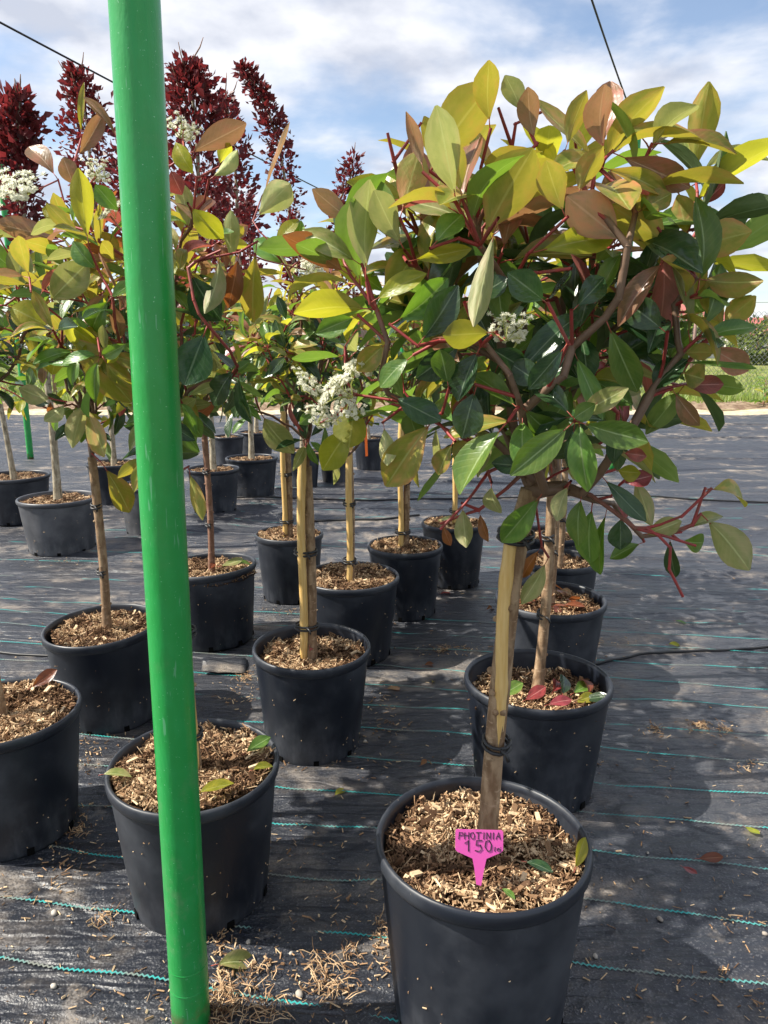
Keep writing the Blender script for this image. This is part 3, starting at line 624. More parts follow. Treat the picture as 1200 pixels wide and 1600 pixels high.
# ---- further photinia trees (letters follow the rows)
def std_tree(u, v, wpx, label, shoots=36, top=None, cz=1.10, rad=(.27, .26, .28), leaf=.103, m=M_trunk, stk=None, rt=.0135, mul=1, full=.268, heroes=(), flowers=(), Yc=None, old=False, ties=((.42,),), group='photinia trees in black pots', holes=True, tilt=(0, 0), D=None, sides=5, crown=True, lean=(0, 0)):
    p = PG(u, v, HP); D = D or min(.43, max(.30, wpx * (p - cam_p).dot(Vector((0, CP, -SP))) / F)); p.z = 0
    t = potted(p, D, label, group, old, mul, holes, full, tilt=tilt)
    tp = p + Vector((lean[0], lean[1], .80)); mid = p + Vector((lean[0] * .45 + .006, lean[1] * .4, .5))
    trunk(t, [p + Vector((0, 0, .24)), mid, tp], rt, rt * .92, m)
    if stk:
        a = p + Vector((stk[0], -.012, .24)); e = Vector((tp.x + stk[1], tp.y - .012, .84)); stake(t, a, e, .0115, 3)
        for z_ in (.36, .58): 
            k = (z_ - .24) / .6; tie(t, (a.lerp(e, k) + (p + Vector((0, 0, .24))).lerp(tp, k)) / 2, (0, 0, 1), .012 + abs(stk[0] + (stk[1] - stk[0]) * k) * .5 + .010, .018, .1)
    else:
        for z_ in (.46, .66): tie(t, p + Vector((lean[0] * .5, lean[1] * .5, z_)), (0, 0, 1), rt * 1.06, rt * 1.06, 0)
    if crown:
        photinia(t, (tp.x, tp.y, cz), rad, tp, (0, 0, 1), rt * .9, shoots, leaf, heroes, flowers=flowers, Yc=Yc or (0, 0, 1, 1, p.y, .2), sides=sides)
    return t, p

HJ = [(123,242,164,182,24,'P',1),(116,290,98,248,32,'P',1),(137,373,121,266,36,'Y',-1),(127,207,130,130,14,'O',1),(181,212,136,144,16,'P',1),(112,524,204,623,58,'O',1),(78,470,131,416,42,'K',1),
      (300,238,380,199,36,'P',-1),(303,272,271,227,32,'Y',1),(267,266,283,302,30,'R',1),(333,276,379,239,24,'K',-1),(300,325,341,372,38,'Y',1),(343,256,356,219,22,'Y',-1),(296,740,310,812,30,'O',-1),(290,640,313,682,32,'G',1),
      (365,580,327,630,38,'D',1),(373,590,388,662,26,'D',1),(300,430,340,500,60,'D',1),(320,520,290,600,60,'D',1),(342,405,334,490,30,'K',-1),(372,405,359,478,30,'T',1),(150,420,110,380,34,'G',1),(185,330,150,290,34,'G',1),(170,470,130,520,36,'G',1),(400,395,389,507,36,'O',1)]
J, pJ = std_tree(303, 1185, 260, 'photinia tree right behind the tall green post, pale dry chips in its pot', 58, cz=1.13, rad=(.21, .18, .25), leaf=.085, stk=(.0, .02), mul=0, heroes=HJ, full=.282,
   flowers=[(285, 202, 1.28, 56), (150, 268, 1.27, 44), (172, 330, 1.27, 44), (478, 415, 1.5, 40)], Yc=(265, 430, 220, 300, 1.34, .16), tilt=(.02, -.03), lean=(-.03, .02))
HK = [(85,273,44,217,34,'P',1),(86,373,5,350,34,'P',-1),(98,338,66,325,26,'Y',1),(30,452,33,388,36,'K',1),(100,520,80,584,40,'Y',1),(78,623,33,614,34,'K',-1),(100,632,76,662,24,'K',-1),(15,480,60,500,40,'Y',1),(20,420,-30,380,40,'G',1)]
K, pK = std_tree(2, 1108, 232, 'photinia tree in the black pot heaped with dry chips and one rusty leaf', 56, cz=1.15, rad=(.23, .2, .23), leaf=.092, mul=0, full=.285, heroes=HK, flowers=[(28, 292, 1.5, 80), (-20, 330, 1.5, 60)], Yc=(-20, 430, 160, 230, 1.6, .16), lean=(-.06, .02))
HL = [(133,632,109,690,28,'K',-1),(137,640,168,714,30,'O',1),(165,733,206,799,34,'O',1)]
Lt, pL = std_tree(166, 972, 172, 'bare-stemmed photinia tree in the black pot splashed with chips by a fallen green leaf', 66, cz=1.13, rad=(.27, .26, .29), heroes=HL, Yc=(170, 480, 170, 300, 2.15, .2), mul=2, full=.275, flowers=[(230, 560, 2.0, 40)], tilt=(-.02, -.05))
Mt, pM = std_tree(330, 882, 148, 'photinia tree with thin reddish stem, green scrap of leaf on its soil', 66, m=M_trunk3, rt=.012, mul=2, full=.272, tilt=(.02, .05), cz=1.12)
HE = [(403,337,456,282,42,'K',-1),(413,302,463,202,15,'P',1),(444,415,398,369,34,'G',1),(420,460,391,512,20,'K',-1),(432,385,461,339,26,'Y',1),(412,652,448,706,36,'K',1)]
E, pE = std_tree(486, 1006, 177, 'photinia tree tied to a thick yellow cane beside a slim grey stem', 60, D=.325, stk=(-.022, -.012), mul=0, full=.258, heroes=HE, Yc=(470, 480, 160, 240, 1.98, .2), flowers=[(490, 420, 1.85, 44)], tilt=(-.01, .02), leaf=.09, rad=(.24, .24, .26), cz=1.08)
Fo, pF = std_tree(547, 898, 153, 'photinia tree whose stem hides behind its yellow cane', 52, stk=(-.004, .004), mul=1, full=.285, leaf=.09, rad=(.25, .24, .26))
Gt, pG = std_tree(633, 850, 117, 'photinia tree with cane and slim stem side by side and small weeds in its pot', 46, stk=(-.02, -.02), mul=2, full=.285)
Ht, pH = std_tree(452, 832, 104, 'photinia tree with split-toned cane and stem, black pot beside the reddish-stemmed tree', 50, stk=(-.02, -.012), mul=1, full=.285)
It, pI = std_tree(709, 815, 100, 'photinia tree in the pot with a pale dead leaf on its rim', 40, stk=(.0, .0), mul=2, full=.285)
Bt, pB = std_tree(840, 1057, 226, 'photinia tree with purple and green fallen leaves in its half-filled pot', 46, mul=2, full=.245, rt=.0135, m=M_trunk, cz=1.10, lean=(.02, .03), rad=(.24, .22, .25))
Ct, pC = std_tree(860, 932, 170, 'photinia tree in the pot strewn with brown dead leaves', 36, mul=1, full=.265, rt=.013)
Dt, pD = std_tree(874, 872, 118, 'photinia tree in the pot standing behind the one strewn with dead leaves', 30, mul=2, full=.265)
D2, pD2 = std_tree(862, 832, 86, 'photinia tree last in the row of the price tagged tree', 26, mul=1, full=.265)

# ---- plum trees with tied columnar crowns
def plum_foliage(path, rads, n, seed):
    r = random.Random(seed); b = MB()
    for k in range(n):
        q = r.random() * (len(path) - 1); i = int(q); f = q - i; c = path[i].lerp(path[i + 1], f); rr = rads[i] + (rads[i + 1] - rads[i]) * f
        v = Vector((r.gauss(0, 1), r.gauss(0, 1), r.gauss(0, .7))).normalized(); p = c + v * rr * r.uniform(.35, 1.0) * (.85 + .8 * noise.noise(c * 7 + v * 2.2))
        d = (v + Vector((0, 0, .5)) + Vector((r.gauss(0, .5), r.gauss(0, .5), r.gauss(0, .5)))).normalized(); n_ = d.orthogonal(); n_ = Matrix.Rotation(r.uniform(0, 6.28), 3, d) @ n_; x = d.cross(n_).normalized(); L_ = .022 + .05 * r.random() ** 1.3; W_ = L_ * r.uniform(.24, .36)
        b.add([p, p + d * L_ * .5 + x * W_ + n_.normalized() * W_ * .4, p + d * L_, p + d * L_ * .5 - x * W_ + n_.normalized() * W_ * .4, p + d * L_ * .5], [(0, 1, 4), (1, 2, 4), (2, 3, 4), (3, 0, 4)], min(1, max(0, r.gauss(.42, .3))))
    return b
def plum(u, v, wpx, label, crown_px=None, seed=0, m=M_trunk2, rt=.022, n=1500, old=False, **k):
    p = PG(u, v, HP); D = k.get('D') or min(.43, max(.29, wpx * (p - cam_p).dot(Vector((0, CP, -SP))) / F)); p.z = 0
    t = potted(p, D, label, 'purple plum trees in black pots', old, 1, D > .3, .27)
    if crown_px is None: crown_px = [(u - 40, 480, .10), (u - 50, 300, .14), (u - 58, 140, .05)]
    path = [PY(a, b_, p.y) for a, b_, _ in crown_px]; rads = [c for _, _, c in crown_px]
    trunk(t, [p + Vector((0, 0, .23)), p.lerp(path[0], .5) + Vector((0.01, 0, .05)), path[0]] + path[1:], rt, .006, m, knots=12)
    cm = plum_foliage([q - p for q in path], rads, n, seed)
    cr = cm.build('crown', M_plum, t, False, 'tone', 'stuff')
    r = random.Random(seed)
    for k_ in range(14):
        b = MB(); i = r.randrange(len(path) - 1); a = path[i].lerp(path[i + 1], r.random()) - p; v_ = Vector((r.gauss(0, 1), r.gauss(0, 1), 2.2)).normalized(); b.tube([a, a + v_ * rads[i] * .8, a + v_ * rads[i] * 1.0 + Vector((0, 0, rads[i] * .1))], [.005, .004, .002], 5); b.build('branch', M_trunk3, t)
    return t
plum(90, 776, 120, 'plum tree in the large dusty grey pot with a knotty mottled stem', [(60, 480, .11), (36, 330, .10), (25, 240, .10), (27, 200, .125), (30, 155, .06)], 11, old=True, n=1700, D=.42)
plum(22, 742, 115, 'plum tree in the wide black pot beside the far green post', [(-30, 480, .1), (-45, 320, .14), (-60, 180, .06)], 12, n=900, rt=.019)
plum(178, 722, 82, 'plum tree in the black pot behind the bare-stemmed photinia', [(158, 520, .1), (148, 330, .17), (138, 220, .23), (132, 165, .17), (118, 112, .05)], 13, rt=.02)
b0 = plum(333, 731, 80, 'plum tree with the broadest dark red crown, black pot with leaf litter', [(318, 520, .1), (312, 350, .24), (308, 220, .30), (300, 150, .22), (290, 105, .07)], 14, n=3000)
plum(393, 714, 80, 'plum tree with knotty pale stem in a clean black pot', [(382, 520, .1), (372, 360, .17), (366, 240, .16), (352, 150, .05)], 15, n=1300)
plum(472, 702, 54, 'plum tree with a slender bowed crown leaning over', [(464, 520, .05), (458, 400, .10), (448, 300, .14), (432, 215, .12), (408, 150, .09), (378, 105, .05)], 16, n=1700, rt=.017)
plum(577, 683, 46, 'plum tree with the sparse low crown and an orange ribbon by its pot', [(560, 520, .05), (545, 400, .06), (530, 345, .10), (524, 325, .05), (545, 285, .13), (552, 248, .07)], 17, n=1000, rt=.016)
plum(230, 756, 88, 'plum tree in the dusty grey pot half hidden by the tall green post', [(216, 520, .08), (204, 350, .14), (196, 230, .10)], 18, old=True, n=900)
plum(356, 681, 46, 'small plum tree in the far black pot with red-brown soil', [(350, 520, .08), (345, 380, .14), (340, 290, .06)], 19, n=800)
plum(400, 674, 54, 'plum tree in the farthest wide black pot', [(395, 520, .08), (390, 380, .13), (386, 310, .06)], 20, n=800)
plum(525, 697, 50, 'plum tree in the black pot half hidden behind two canes', [(522, 520, .06), (518, 420, .10), (514, 370, .05)], 21, n=700)

# ------------------------------------------------------------------ posts and cables
def post(name, p0, p1, r, label, ring=False):
    t = empty(name, p0, label, 'post', 'green steel posts'); d = Vector(p1) - Vector(p0)
    b = MB(); n = 40; b.tube([d * i / n for i in range(n + 1)], r, 28); b.build('shaft', M_pole, t)
    b = MB(); b.tube([d * 1.0, d * 1.002, d * 1.006], [r * 1.06, r * 1.06, r * .8], 24); b.build('cap', M_pole, t)
    if ring:
        b = MB(); u_ = d.normalized()
        for h in (.145, .105): b.tube([u_ * (h - .003 + .001 * k) for k in range(4)], [r * 1.004, r * 1.02, r * 1.02, r * 1.004], 28, caps=False)
        b.build('weld_seam', M_pole, t)
    return t
pb = PG(299, 1600, 0); ptop = PY(210, 0, pb.y); dd = (ptop - pb) / (ptop.z - pb.z)
post('steel_post', pb - dd * .02, pb + dd * 2.9, .0312, 'thick bright green steel post standing before the photinia rows', True)
p2 = PG(48, 718, 0); post('steel_post', p2, p2 + Vector((0, 0, 2.9)), .031, 'green steel post beyond the wide black pot')
p3 = PG(957, 735, 0); post('steel_post', p3, p3 + Vector((.02, 0, 2.9)), .031, 'green steel post behind the price tagged tree')
p4 = PG(1018, 655, 0); post('steel_post', p4, p4 + Vector((0, 0, 1.3)), .025, 'short thin green steel post at the far edge of the ground cloth')
p5 = PG(628, 652, 0); post('steel_post', p5, p5 + Vector((0, 0, 2.9)), .031, 'green steel post at the far end between the rows')
def cable(a, e, sag, r, label):
    b = MB(); n = 24; a, e = Vector(a), Vector(e)
    b.tube([a.lerp(e, i / n) - Vector((0, 0, sag * 4 * (i / n) * (1 - i / n))) for i in range(n + 1)], r, 6)
    tag(b.build('overhead_cable', M_cable), label, 'cable', 'overhead cables')
cable(PG(-150, -45, 2.9), p5 + Vector((0, 0, 2.9)), .03, .0065, 'black overhead cable passing behind the tall green post')
cable(PG(905, -60, 2.9), p3 + Vector((.02, 0, 2.9)), .02, .006, 'black overhead cable dropping behind the price tagged tree crown')
def hose(px, r, label):
    b = MB(); pts = []
    P = [PG(u, v, 0) for u, v in px]
    for i in range(len(P) - 1):
        for j in range(12):
            q = P[i].lerp(P[i + 1], j / 12); pts.append(Vector((q.x, q.y + .012 * noise.noise(q * 3), gz(q.x, q.y) + r * .7)))
    b.tube(pts, r, 6); tag(b.build('irrigation_hose', M_cable), label, 'hose', 'thin irrigation hoses')
hose([(-60, 1012), (30, 1024), (90, 1028)], .005, 'thin black hose lying left of the chip splashed pot')
hose([(300, 781), (520, 781), (700, 783), (980, 776), (1080, 782), (1230, 790)], .007, 'long black hose crossing the cloth behind the last canes')
hose([(480, 812), (600, 813), (660, 808)], .008, 'black hose lying between the staked photinia pots')
hose([(925, 1040), (1000, 1024), (1080, 1018), (1230, 1010)], .005, 'thin wavy black hose running away from the half-filled pot')

# ------------------------------------------------------------------ price tag
tp_ = PY(748, 1382, yA - .105); t = empty('price_tag', tp_, 'pink plastic plant label with handwritten name and price stuck in the mulch', 'price tag')
t.rotation_euler = (R(-22), R(3), R(2)); t.scale = (1, 1, .77); S = .0218 * .0460
U = 1.0 / 1000
out = [(-34, 100), (-36, 97), (-36, 63), (-33, 59), (-10, 47), (-7, 30), (-3.5, 0), (3.5, -2), (8, 30), (11, 47), (33, 59), (36, 63), (36, 97), (34, 100)]
b = MB(); n = len(out); b.add([(x * U, -.0008, z * U) for x, z in out] + [(x * U, .0008, z * U) for x, z in out], [tuple(range(n)), tuple(reversed(range(n, 2 * n)))] + [(i, i + n, (i + 1) % n + n, (i + 1) % n) for i in range(n)])
pl_ = b.build('plate', M_pink, t, False)
GL = {'P': [[(0, 0), (.1, 1), (.6, .95), (.65, .6), (.05, .5)]], 'H': [[(0, 0), (.05, 1)], [(.6, 0), (.65, 1)], [(.0, .5), (.65, .55)]], 'O': [[(.3, 0), (0, .4), (.1, .9), (.4, 1), (.65, .6), (.55, .1), (.3, 0)]], 'T': [[(.3, 0), (.35, 1)], [(-.05, .95), (.8, 1.02)]], 'I': [[(.15, 0), (.2, 1)]], 'N': [[(0, 0), (.05, 1)], [(.05, .95), (.55, .05)], [(.55, 0), (.62, 1)]], 'A': [[(0, 0), (.4, 1.02), (.65, 0)], [(.1, .4), (.6, .4)]],
      '1': [[(-.05, .7), (.3, 1), (.32, 0)]], '5': [[(.65, 1), (.15, .98), (.1, .55), (.5, .58), (.6, .25), (.35, 0), (0, .08)]], '0': [[(.3, 0), (.02, .4), (.1, .9), (.4, 1), (.62, .6), (.55, .1), (.3, 0)]], 'l': [[(.2, 1), (.1, .1), (.3, 0)]], 'e': [[(.0, .35), (.5, .45), (.4, .75), (.1, .65), (.05, .2), (.3, 0), (.6, .15)]], 'i': [[(.1, .6), (.12, 0)], [(.12, .85), (.16, .95)]]}
def write(txt, x, z, h, adv, wd, slope=0.0):
    b = MB()
    for ch in txt:
        for st in GL[ch]:
            b.tube([(x + a * h * .8, -.0011, z + c_ * h + slope * (x + .03)) for a, c_ in st], wd, 4)
        x += adv[ch] if isinstance(adv, dict) else adv
    b.build('lettering', M_ink, pl_, False)
write('PHOTINIA', -.0315, .0825, .0125, dict(P=.0088, H=.0088, O=.0088, T=.0098, I=.0058, N=.0085, A=.008), .00075, .02); write('150', -.0215, .0600, .0205, .0148, .0010, .02); write('lei', .0222, .0600, .0085, .0044, .00065, .02)
# ribbon
t_ = PG(574, 730, .12); b = MB(); b.add([(-.012, 0, 0), (.012, 0, 0), (.016, -.004, -.13), (-.006, -.004, -.135), (-.016, .004, .13), (.006, .004, .13)], [(0, 1, 2, 3), (4, 5, 1, 0)])
rb = PY(572, 690, PG(577, 683, HP).y - .17); o = b.build('ribbon', M_orange, None, False, loc=rb); tag(o, 'orange plastic ribbon hanging before a far black pot', 'ribbon')
md = o.modifiers.new('thick', 'SOLIDIFY'); md.thickness = .001

# ------------------------------------------------------------------ fallen leaves, pebbles, chips on the cloth
def fallen(u, v, H, ln, cls, ang, label, tilt=.15, sh=None, group=None):
    p = PG(u, v, H); z = (gz(p.x, p.y) if H == 0 else H) + .004; p.z = z
    o = place_leaf(None_parent, p, Vector((math.cos(ang), math.sin(ang), tilt * .3)), Vector((tilt * .6, -tilt, 1)), ln, ln * .42, cls, sh, 'fallen_leaf'); o.parent = None
    tag(o, label, 'leaf', group); return o
class _N: name = ''
None_parent = None
def place_leaf_free(*a): pass
_pl = place_leaf
def place_leaf(parent, p0, d, n, Ln, wid, cls, shape=None, name='leaf'):
    if parent is not None: return _pl(parent, p0, d, n, Ln, wid, cls, shape, name)
    d = d.normalized(); x = d.cross(n).normalized(); z = x.cross(d)
    o = bpy.data.objects.new(name, LV[cls][shape if shape is not None else rnd.choice((0, 1, 2, 4))]); col.objects.link(o)
    M = Matrix((x, d, z)).transposed().to_4x4() @ Matrix.Diagonal((wid / .43, Ln, Ln, 1)); M.translation = p0; o.matrix_basis = M; return o
fallen(520, 1248, 0, .05, 'Y', .9, 'bright green leaf lying on the cloth between the two front rows')
fallen(1160, 1292, 0, .045, 'Y', -1.1, 'yellow green leaf lying alone on the cloth')
fallen(1085, 1346, 0, .06, 'T', -.1, 'curled orange brown dry leaf on the cloth beside a red one', .3)
fallen(1062, 1356, 0, .042, 'R', -1.0, 'small red dry leaf beside the curled orange brown one')
fallen(1052, 970, 0, .05, 'G', -.5, 'small green leaf on the cloth past the thin wavy hose')
fallen(1040, 1008, 0, .06, 'Y', -.3, 'crumpled yellow green leaf next to the thin wavy hose', .5, 3)
fallen(58, 1006, 0, .085, 'Y', .05, 'green leaf lying left of the chip splashed pot', .2)
fallen(330, 1512, 0, .085, 'K', .15, 'folded pale green leaf at the foot of the thick green post', .4, 3)
fallen(655, 1202, 0, .035, 'T', .9, 'upright rusty leaf behind the price tagged pot', .6)
fallen(600, 1078, 0, .06, 'P', .1, 'long brown pink leaf right of the caned pot')
fallen(660, 1042, 0, .05, 'T', .2, 'curled brown leaf below the pile of straw', .5, 3)
fallen(674, 1070, 0, .035, 'O', 1.2, 'small olive leaf standing tented on the cloth', .6, 3)
fallen(685, 930, 0, .06, 'R', .2, 'dark red leaf beside the pot with weeds')
fallen(758, 955, 0, .06, 'T', .6, 'dark curled brown leaf on the cloth before the dead leaf pot', .5, 3)
def inpot(t_, dx, dy, ln, cls, ang, label, full, tilt=.25, sh=None):
    p = Vector((t_.location.x + dx, t_.location.y + dy, full + .014)); o = place_leaf(None, p, Vector((math.cos(ang), math.sin(ang), tilt * .5)), Vector((tilt, -tilt, 1)), ln, ln * .42, cls, sh, 'fallen_leaf'); tag(o, label, 'leaf')
inpot(A, .055, -.045, .05, 'D', -.5, 'dark green leaf lying on the mulch right of the pink tag', .306)
inpot(A, .13, -.075, .06, 'Y', 1.1, 'yellow green leaf leaning on the rim of the price tagged pot', .309, .9)
inpot(A, .012, -.105, .03, 'G', -.9, 'tiny green leaf beside the stem of the pink tag', .308)
inpot(J, .03, -.125, .075, 'Y', .35, 'pale green leaf on the dry chips behind the thick green post', .288)
inpot(J, .095, .01, .07, 'G', .7, 'narrow green leaf blade on the chips behind the green post', .288, .5)
inpot(J, .12, -.05, .05, 'Y', .5, 'yellow leaf by the right rim behind the green post', .288)
inpot(J, -.165, -.07, .06, 'K', .1, 'pale yellow leaf hanging over the rim with red stalk', .292, .2)
inpot(K, .03, .07, .075, 'T', .5, 'rusty leaf standing in the heaped dry chips', .300, 1.1)
inpot(Mt, .03, -.03, .10, 'K', .3, 'pale green leaf scrap beside the thin reddish stem', .285, .3)
inpot(Mt, .07, .0, .08, 'G', .2, 'green leaf scrap leaning on the rim of the reddish-stemmed tree', .285, .3)
inpot(Mt, .0, -.05, .05, 'T', 1.2, 'rusty leaf at the base of the thin reddish stem', .28, .6)
inpot(It, -.10, -.05, .13, 'K', .1, 'pale dead leaf lying across the far pot rim', .30, .1)
for k, (dx, dy, cl, a_, lb) in enumerate([(.0, -.09, 'R', .1, 'large purple red leaf in the half-filled pot'), (-.05, -.07, 'R', .6, 'purple leaf beside the stem in the half-filled pot'), (.03, -.03, 'R', 1.0, 'purple leaf standing behind the large one in the half-filled pot'), (.07, -.08, 'Y', .3, 'bright green leaf on the pile in the half-filled pot'), (.05, -.05, 'D', 1.2, 'dark green leaf in the pile in the half-filled pot'), (.09, -.06, 'D', -.3, 'dark green leaf at the right wall of the half-filled pot'), (.075, -.035, 'G', .6, 'mid green leaf atop the pile in the half-filled pot'), (.12, -.04, 'T', 1.4, 'orange leaf leaning on the wall of the half-filled pot'), (-.12, .0, 'Y', .8, 'light green leaf by the left wall of the half-filled pot'), (-.11, -.05, 'G', .4, 'green leaf at the left rim of the half-filled pot')]):
    inpot(Bt, dx, dy, rnd.uniform(.065, .09), cl, a_, lb, .252, rnd.uniform(.3, .8))
for k in range(14):
    th = rnd.uniform(0, 6.28); q = rnd.uniform(.03, .13); p = pC + Vector((q * math.cos(th), q * math.sin(th), .28))
    o = place_leaf(None, p, Vector((rnd.gauss(0, 1), rnd.gauss(0, 1), .2)), Vector((rnd.gauss(0, .4), rnd.gauss(0, .4), 1)), rnd.uniform(.05, .08), .03, rnd.choice('TTPR'), None, 'fallen_leaf'); tag(o, 'brown dead leaf on the soil of the leaf strewn pot', 'leaf', 'dead leaves in one pot')
# red ribbon of leaf between cane and stem
inpot(E, -.004, -.03, .05, 'R', 1.3, 'red leaf wedged between the thick cane and grey stem', .27, 1.2)

def pebble_mesh(seed):
    r = random.Random(seed); b = MB(); nu, nv = 8, 5; vs = []
    for i in range(nv + 1):
        for j in range(nu):
            ph = math.pi * i / nv; th = 2 * math.pi * j / nu; d = Vector((math.sin(ph) * math.cos(th), math.sin(ph) * math.sin(th) * .75, math.cos(ph) * .6)); vs.append(d * (1 + .22 * noise.noise(d * 1.7 + Vector((seed, 0, 0)))))
    b.add(vs, [(i * nu + j, (i + 1) * nu + j, (i + 1) * nu + (j + 1) % nu, i * nu + (j + 1) % nu) for i in range(nv) for j in range(nu)]); return b.mesh('pebble', M_pebble)
PB = [pebble_mesh(i * 3.3) for i in range(4)]
for (u, v, s_) in [(1031, 1440, .007), (930, 1496, .0062), (1012, 1335, .004), (570, 1161, .007), (388, 1472, .006), (468, 1556, .009), (553, 1488, .006), (84, 1545, .007), (640, 1586, .006), (1195, 1462, .006), (500, 1322, .004), (455, 1490, .005), (85, 1430, .008), (28, 1336, .006), (742, 1078, .006), (700, 1150, .006)]:
    p = PG(u, v, 0); p.z = gz(p.x, p.y) + s_ * .4; o = link('pebble', rnd.choice(PB)); o.location = p; o.scale = (s_,) * 3; o.rotation_euler = (0, 0, rnd.uniform(0, 6)); tag(o, 'small pale rounded pebble lying on the black cloth', 'pebble', 'pebbles on the cloth')
# loose chips
b = MB(); r = random.Random(5)
def heap(u, v, n, ru, rv, lo=.3, hi=1, s_=1.0):
    for k in range(n):
        a_, c_ = r.gauss(0, 1), r.gauss(0, 1); p = PG(u + a_ * ru, v + c_ * rv, 0)
        if p.y < .6 or p.y > 9: continue
        p.z = gz(p.x, p.y) + .003 + max(0, .006 * (1 - (a_ * a_ + c_ * c_))) * r.random(); chip(b, p, r, s_ * r.choice((.5, .8, 1, 1.2)), lo, hi, .2)
for (u, v, n, ru, rv) in [(125, 1290, 60, 22, 30), (110, 1350, 45, 22, 25), (70, 1400, 35, 30, 25), (350, 1540, 90, 12, 30), (345, 1470, 30, 10, 14), (420, 1510, 50, 45, 18), (500, 1545, 80, 40, 18), (600, 1470, 50, 8, 32), (590, 1500, 40, 25, 25), (480, 1320, 35, 35, 20), (540, 1410, 40, 40, 22), (705, 1018, 90, 30, 5), (600, 1095, 50, 22, 14), (600, 1140, 40, 18, 10), (130, 1180, 60, 22, 16), (150, 1150, 50, 30, 10), (380, 1085, 70, 20, 16), (320, 1005, 40, 18, 8), (470, 955, 45, 35, 4), (1095, 1135, 45, 14, 5), (1020, 1140, 25, 10, 5), (1130, 1138, 25, 12, 6), (1165, 1198, 30, 10, 6), (1030, 1195, 15, 20, 10), (1150, 1440, 20, 20, 8), (1130, 1520, 10, 10, 5), (1185, 1570, 12, 10, 10), (940, 1000, 30, 30, 4), (780, 1120, 10, 30, 30), (500, 1195, 22, 50, 6), (100, 880, 30, 50, 4), (600, 955, 25, 40, 5), (300, 1565, 50, 30, 25), (620, 1190, 20, 40, 20), (330, 1460, 25, 30, 10), (690, 912, 20, 40, 4), (200, 1570, 25, 90, 25), (160, 1440, 20, 40, 20), (870, 1010, 20, 40, 6)]: heap(u, v, n, ru, rv)
for k in range(1500):
    p = PG(r.uniform(-80, 1280), 640 + 960 * r.random() ** .6 + 20, 0)
    if p.y < 6: p.z = gz(p.x, p.y) + .002; chip(b, p, r, r.choice((.35, .5, .7, 1)), .3, 1, .15)
b.build('wood_chips', M_chip, None, False, 'tone', 'stuff')
# straw tufts
b = MB()
for (u, v, n, s_) in [(355, 1560, 70, .035), (400, 1525, 40, .03), (520, 1545, 60, .035), (505, 1510, 40, .03), (165, 1440, 30, .025), (1095, 1135, 40, .022), (380, 1060, 50, .03), (545, 1495, 30, .03), (340, 1590, 60, .04), (410, 1580, 60, .04), (1028, 1140, 16, .02), (1135, 1138, 16, .02), (690, 1018, 40, .03), (600, 1450, 20, .03), (120, 1300, 30, .03)]:
    c0 = PG(u, v, 0)
    for k in range(n):
        a_ = c0 + Vector((r.gauss(0, s_ * .5), r.gauss(0, s_ * .5), 0)); a_.z = gz(a_.x, a_.y) + .003; th = r.uniform(0, 6.28); l_ = r.uniform(.3, 1) * s_; e = a_ + Vector((math.cos(th) * l_, math.sin(th) * l_, r.uniform(0, .012)))
        b.tube([a_, (a_ + e) / 2 + Vector((r.gauss(0, .003), r.gauss(0, .003), .004)), e], [.0008, .0009, .0004], 3, r.uniform(.15, .8), False)
b.build('straw', M_chip, None, False, 'tone', 'stuff')

# ------------------------------------------------------------------ far background
ft = empty('chain_link_fence', (0, 15.9, .05), 'wire mesh fence on thin rusty posts along the grass field', 'fence')
b = MB(); X0, X1, HH = -13, 14, 1.75; k = X0 - HH
while k < X1:
    for sgn in (1, -1):
        a_, e = (k, k + HH) if sgn > 0 else (k + HH, k); za, ze = .05, HH + .05
        if min(a_, e) < X0 or max(a_, e) > X1: continue
        b.tube([(a_, .004 * sgn, za), (e, .004 * sgn, ze)], .004, 3, 0, False)
    k += .11
b.build('wire_mesh', M_wire, ft)
b = MB(); b.tube([(X0, 0, 1.98), (X1, 0, 1.98)], .006, 4); b.build('top_wire', M_wire, ft)
for x in [i * 2.7 + 1.1 for i in range(-5, 5)] + [6.75]:
    b = MB(); b.tube([(x, .02, -.05), (x, .02, 2.1)], .04, 8); b.build('fence_post', M_post, ft)
def foliage_blob(n, seed, lf=.09):
    r = random.Random(seed); b = MB()
    for k in range(n):
        v = Vector((r.gauss(0, 1), r.gauss(0, 1), r.gauss(0, 1))).normalized(); q = r.uniform(.6, 1) * (1 + .3 * noise.noise(v * 2.6 + Vector((seed, 0, 0)))); p = Vector((v.x * q, v.y * q, max(.02, .5 + .5 * v.z * q)))
        d = (v + Vector((r.gauss(0, .6), r.gauss(0, .6), r.gauss(0, .6)))).normalized(); x = d.orthogonal().normalized() * lf * .4; b.add([p - x * .4, p + d * lf * .6 - x, p + d * lf * 1.2, p + d * lf * .6 + x], [(0, 1, 2, 3)], min(1, max(0, r.gauss(.5, .28))))
    return b
BL = [foliage_blob(2600, i + 2).mesh('crown', M_hedge, False, 'tone') for i in range(3)]
b = MB()
for k in range(5): b.tube([(0, 0, 0), (math.cos(k * 1.26) * .2, math.sin(k * 1.26) * .2, .35), (math.cos(k * 1.26) * .5, math.sin(k * 1.26) * .5, .7)], [.035, .025, .01], 5)
STM = b.mesh('trunk', M_trunk)
for k in range(17):
    x = -26 + k * 3.9 + rnd.uniform(-.8, .8); y = 50 + rnd.uniform(-3, 4); hgt_ = rnd.uniform(2.6, 3.6)
    t = empty('bush', (x, y, 0), 'yellow green bush in the hedge beyond the grass field', 'bush', 'bushes across the field'); t.scale = (rnd.uniform(2.2, 2.9), 2.2, hgt_); t.rotation_euler = (0, 0, rnd.uniform(-.4, .4))
    link('trunk', STM, t); link('crown', BL[k % 3], t, 'stuff')
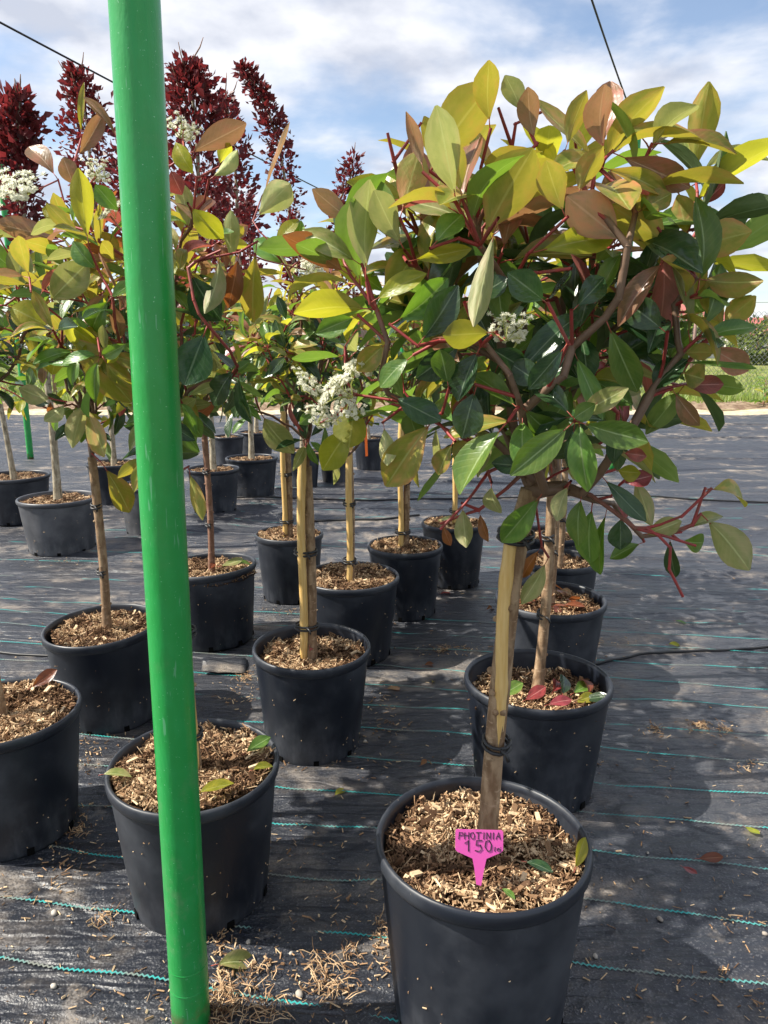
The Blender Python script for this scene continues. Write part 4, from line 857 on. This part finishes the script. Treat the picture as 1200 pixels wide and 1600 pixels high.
def house(x, y, w_, d_, h_, rh, label, rot=0):
    t = empty('house', (x, y, 0), label, 'house', 'red roofed houses'); t.rotation_euler = (0, 0, rot)
    b = MB(); b.box(Matrix.Translation((0, 0, h_ / 2)), w_, d_, h_); b.build('wall', M_wall, t, False)
    b = MB(); e = .5; hw, hd = w_ / 2 + e, d_ / 2 + e; b.add([(-hw, -hd, h_ - .1), (hw, -hd, h_ - .1), (hw, 0, h_ + rh), (-hw, 0, h_ + rh), (-hw, hd, h_ - .1), (hw, hd, h_ - .1), (-hw, -hd, h_ + .08), (hw, -hd, h_ + .08), (hw, 0, h_ + rh + .18), (-hw, 0, h_ + rh + .18), (-hw, hd, h_ + .08), (hw, hd, h_ + .08)], [(0, 3, 2, 1), (3, 4, 5, 2), (6, 7, 8, 9), (9, 8, 11, 10), (0, 1, 7, 6), (4, 10, 11, 5), (0, 6, 9, 3), (3, 9, 10, 4), (1, 2, 8, 7), (2, 5, 11, 8)]); rf = b.build('roof', M_roof, t, False)
    b = MB(); b.box(Matrix.Translation((w_ * .25, .8, h_ + rh * .9)), .6, .6, 1.4); b.build('chimney', M_wall, rf, False)
    for k in (-1, 1):
        b = MB(); b.box(Matrix.Translation((k * w_ * .25, -d_ / 2 - .01, h_ * .55)), 1.2, .06, 1.3); b.build('window', M_glass, t, False)
house(31, 82, 8.5, 7, 3.4, 2.2, 'low house whose pale red roof shows above the hedge')
house(45.2, 92, 5, 6, 2.6, 1.9, 'small house with a bright red roof farther along the field')
# grass in the field and on the bank
b = MB(); r = random.Random(9)
for k in range(9000):
    y = 14.0 + 22 * r.random() ** 1.8; x = r.uniform(-.62, .62) * y * 1.0; h = r.uniform(.06, .22) * (1.4 if r.random() < .15 else 1); z = fz(x, y); th = r.uniform(0, 6.28); dx, dy = math.cos(th) * .012, math.sin(th) * .012; lx, ly = r.gauss(0, .06), r.gauss(0, .06)
    for q in range(2):
        ox, oy = r.gauss(0, .05), r.gauss(0, .05); b.add([(x + ox - dx, y + oy - dy, z), (x + ox + dx, y + oy + dy, z), (x + ox + lx, y + oy + ly, z + h)], [(0, 1, 2)], r.random())
b.build('grass', M_grass, None, False, 'tone', 'stuff')
# leafy weed by the edge
wp = PG(1192, 640, 0); wt = empty('weed', wp, 'tall green weed growing at the far edge of the ground cloth', 'plant')
b = MB(); b.tube([(0, 0, 0), (.02, 0, .3), (.0, 0, .55)], [.012, .01, .004], 5); b.build('stem', M_trunk, wt)
for k in range(26):
    th = rnd.uniform(0, 6.28); h = rnd.uniform(.1, .55); PW[wt.name] = Matrix.Translation(wp)
    _pl(wt, wp + Vector((.01, 0, h)), Vector((math.cos(th), math.sin(th), .35)), Vector((0, 0, 1)), rnd.uniform(.2, .34), .06, rnd.choice('YGG'))
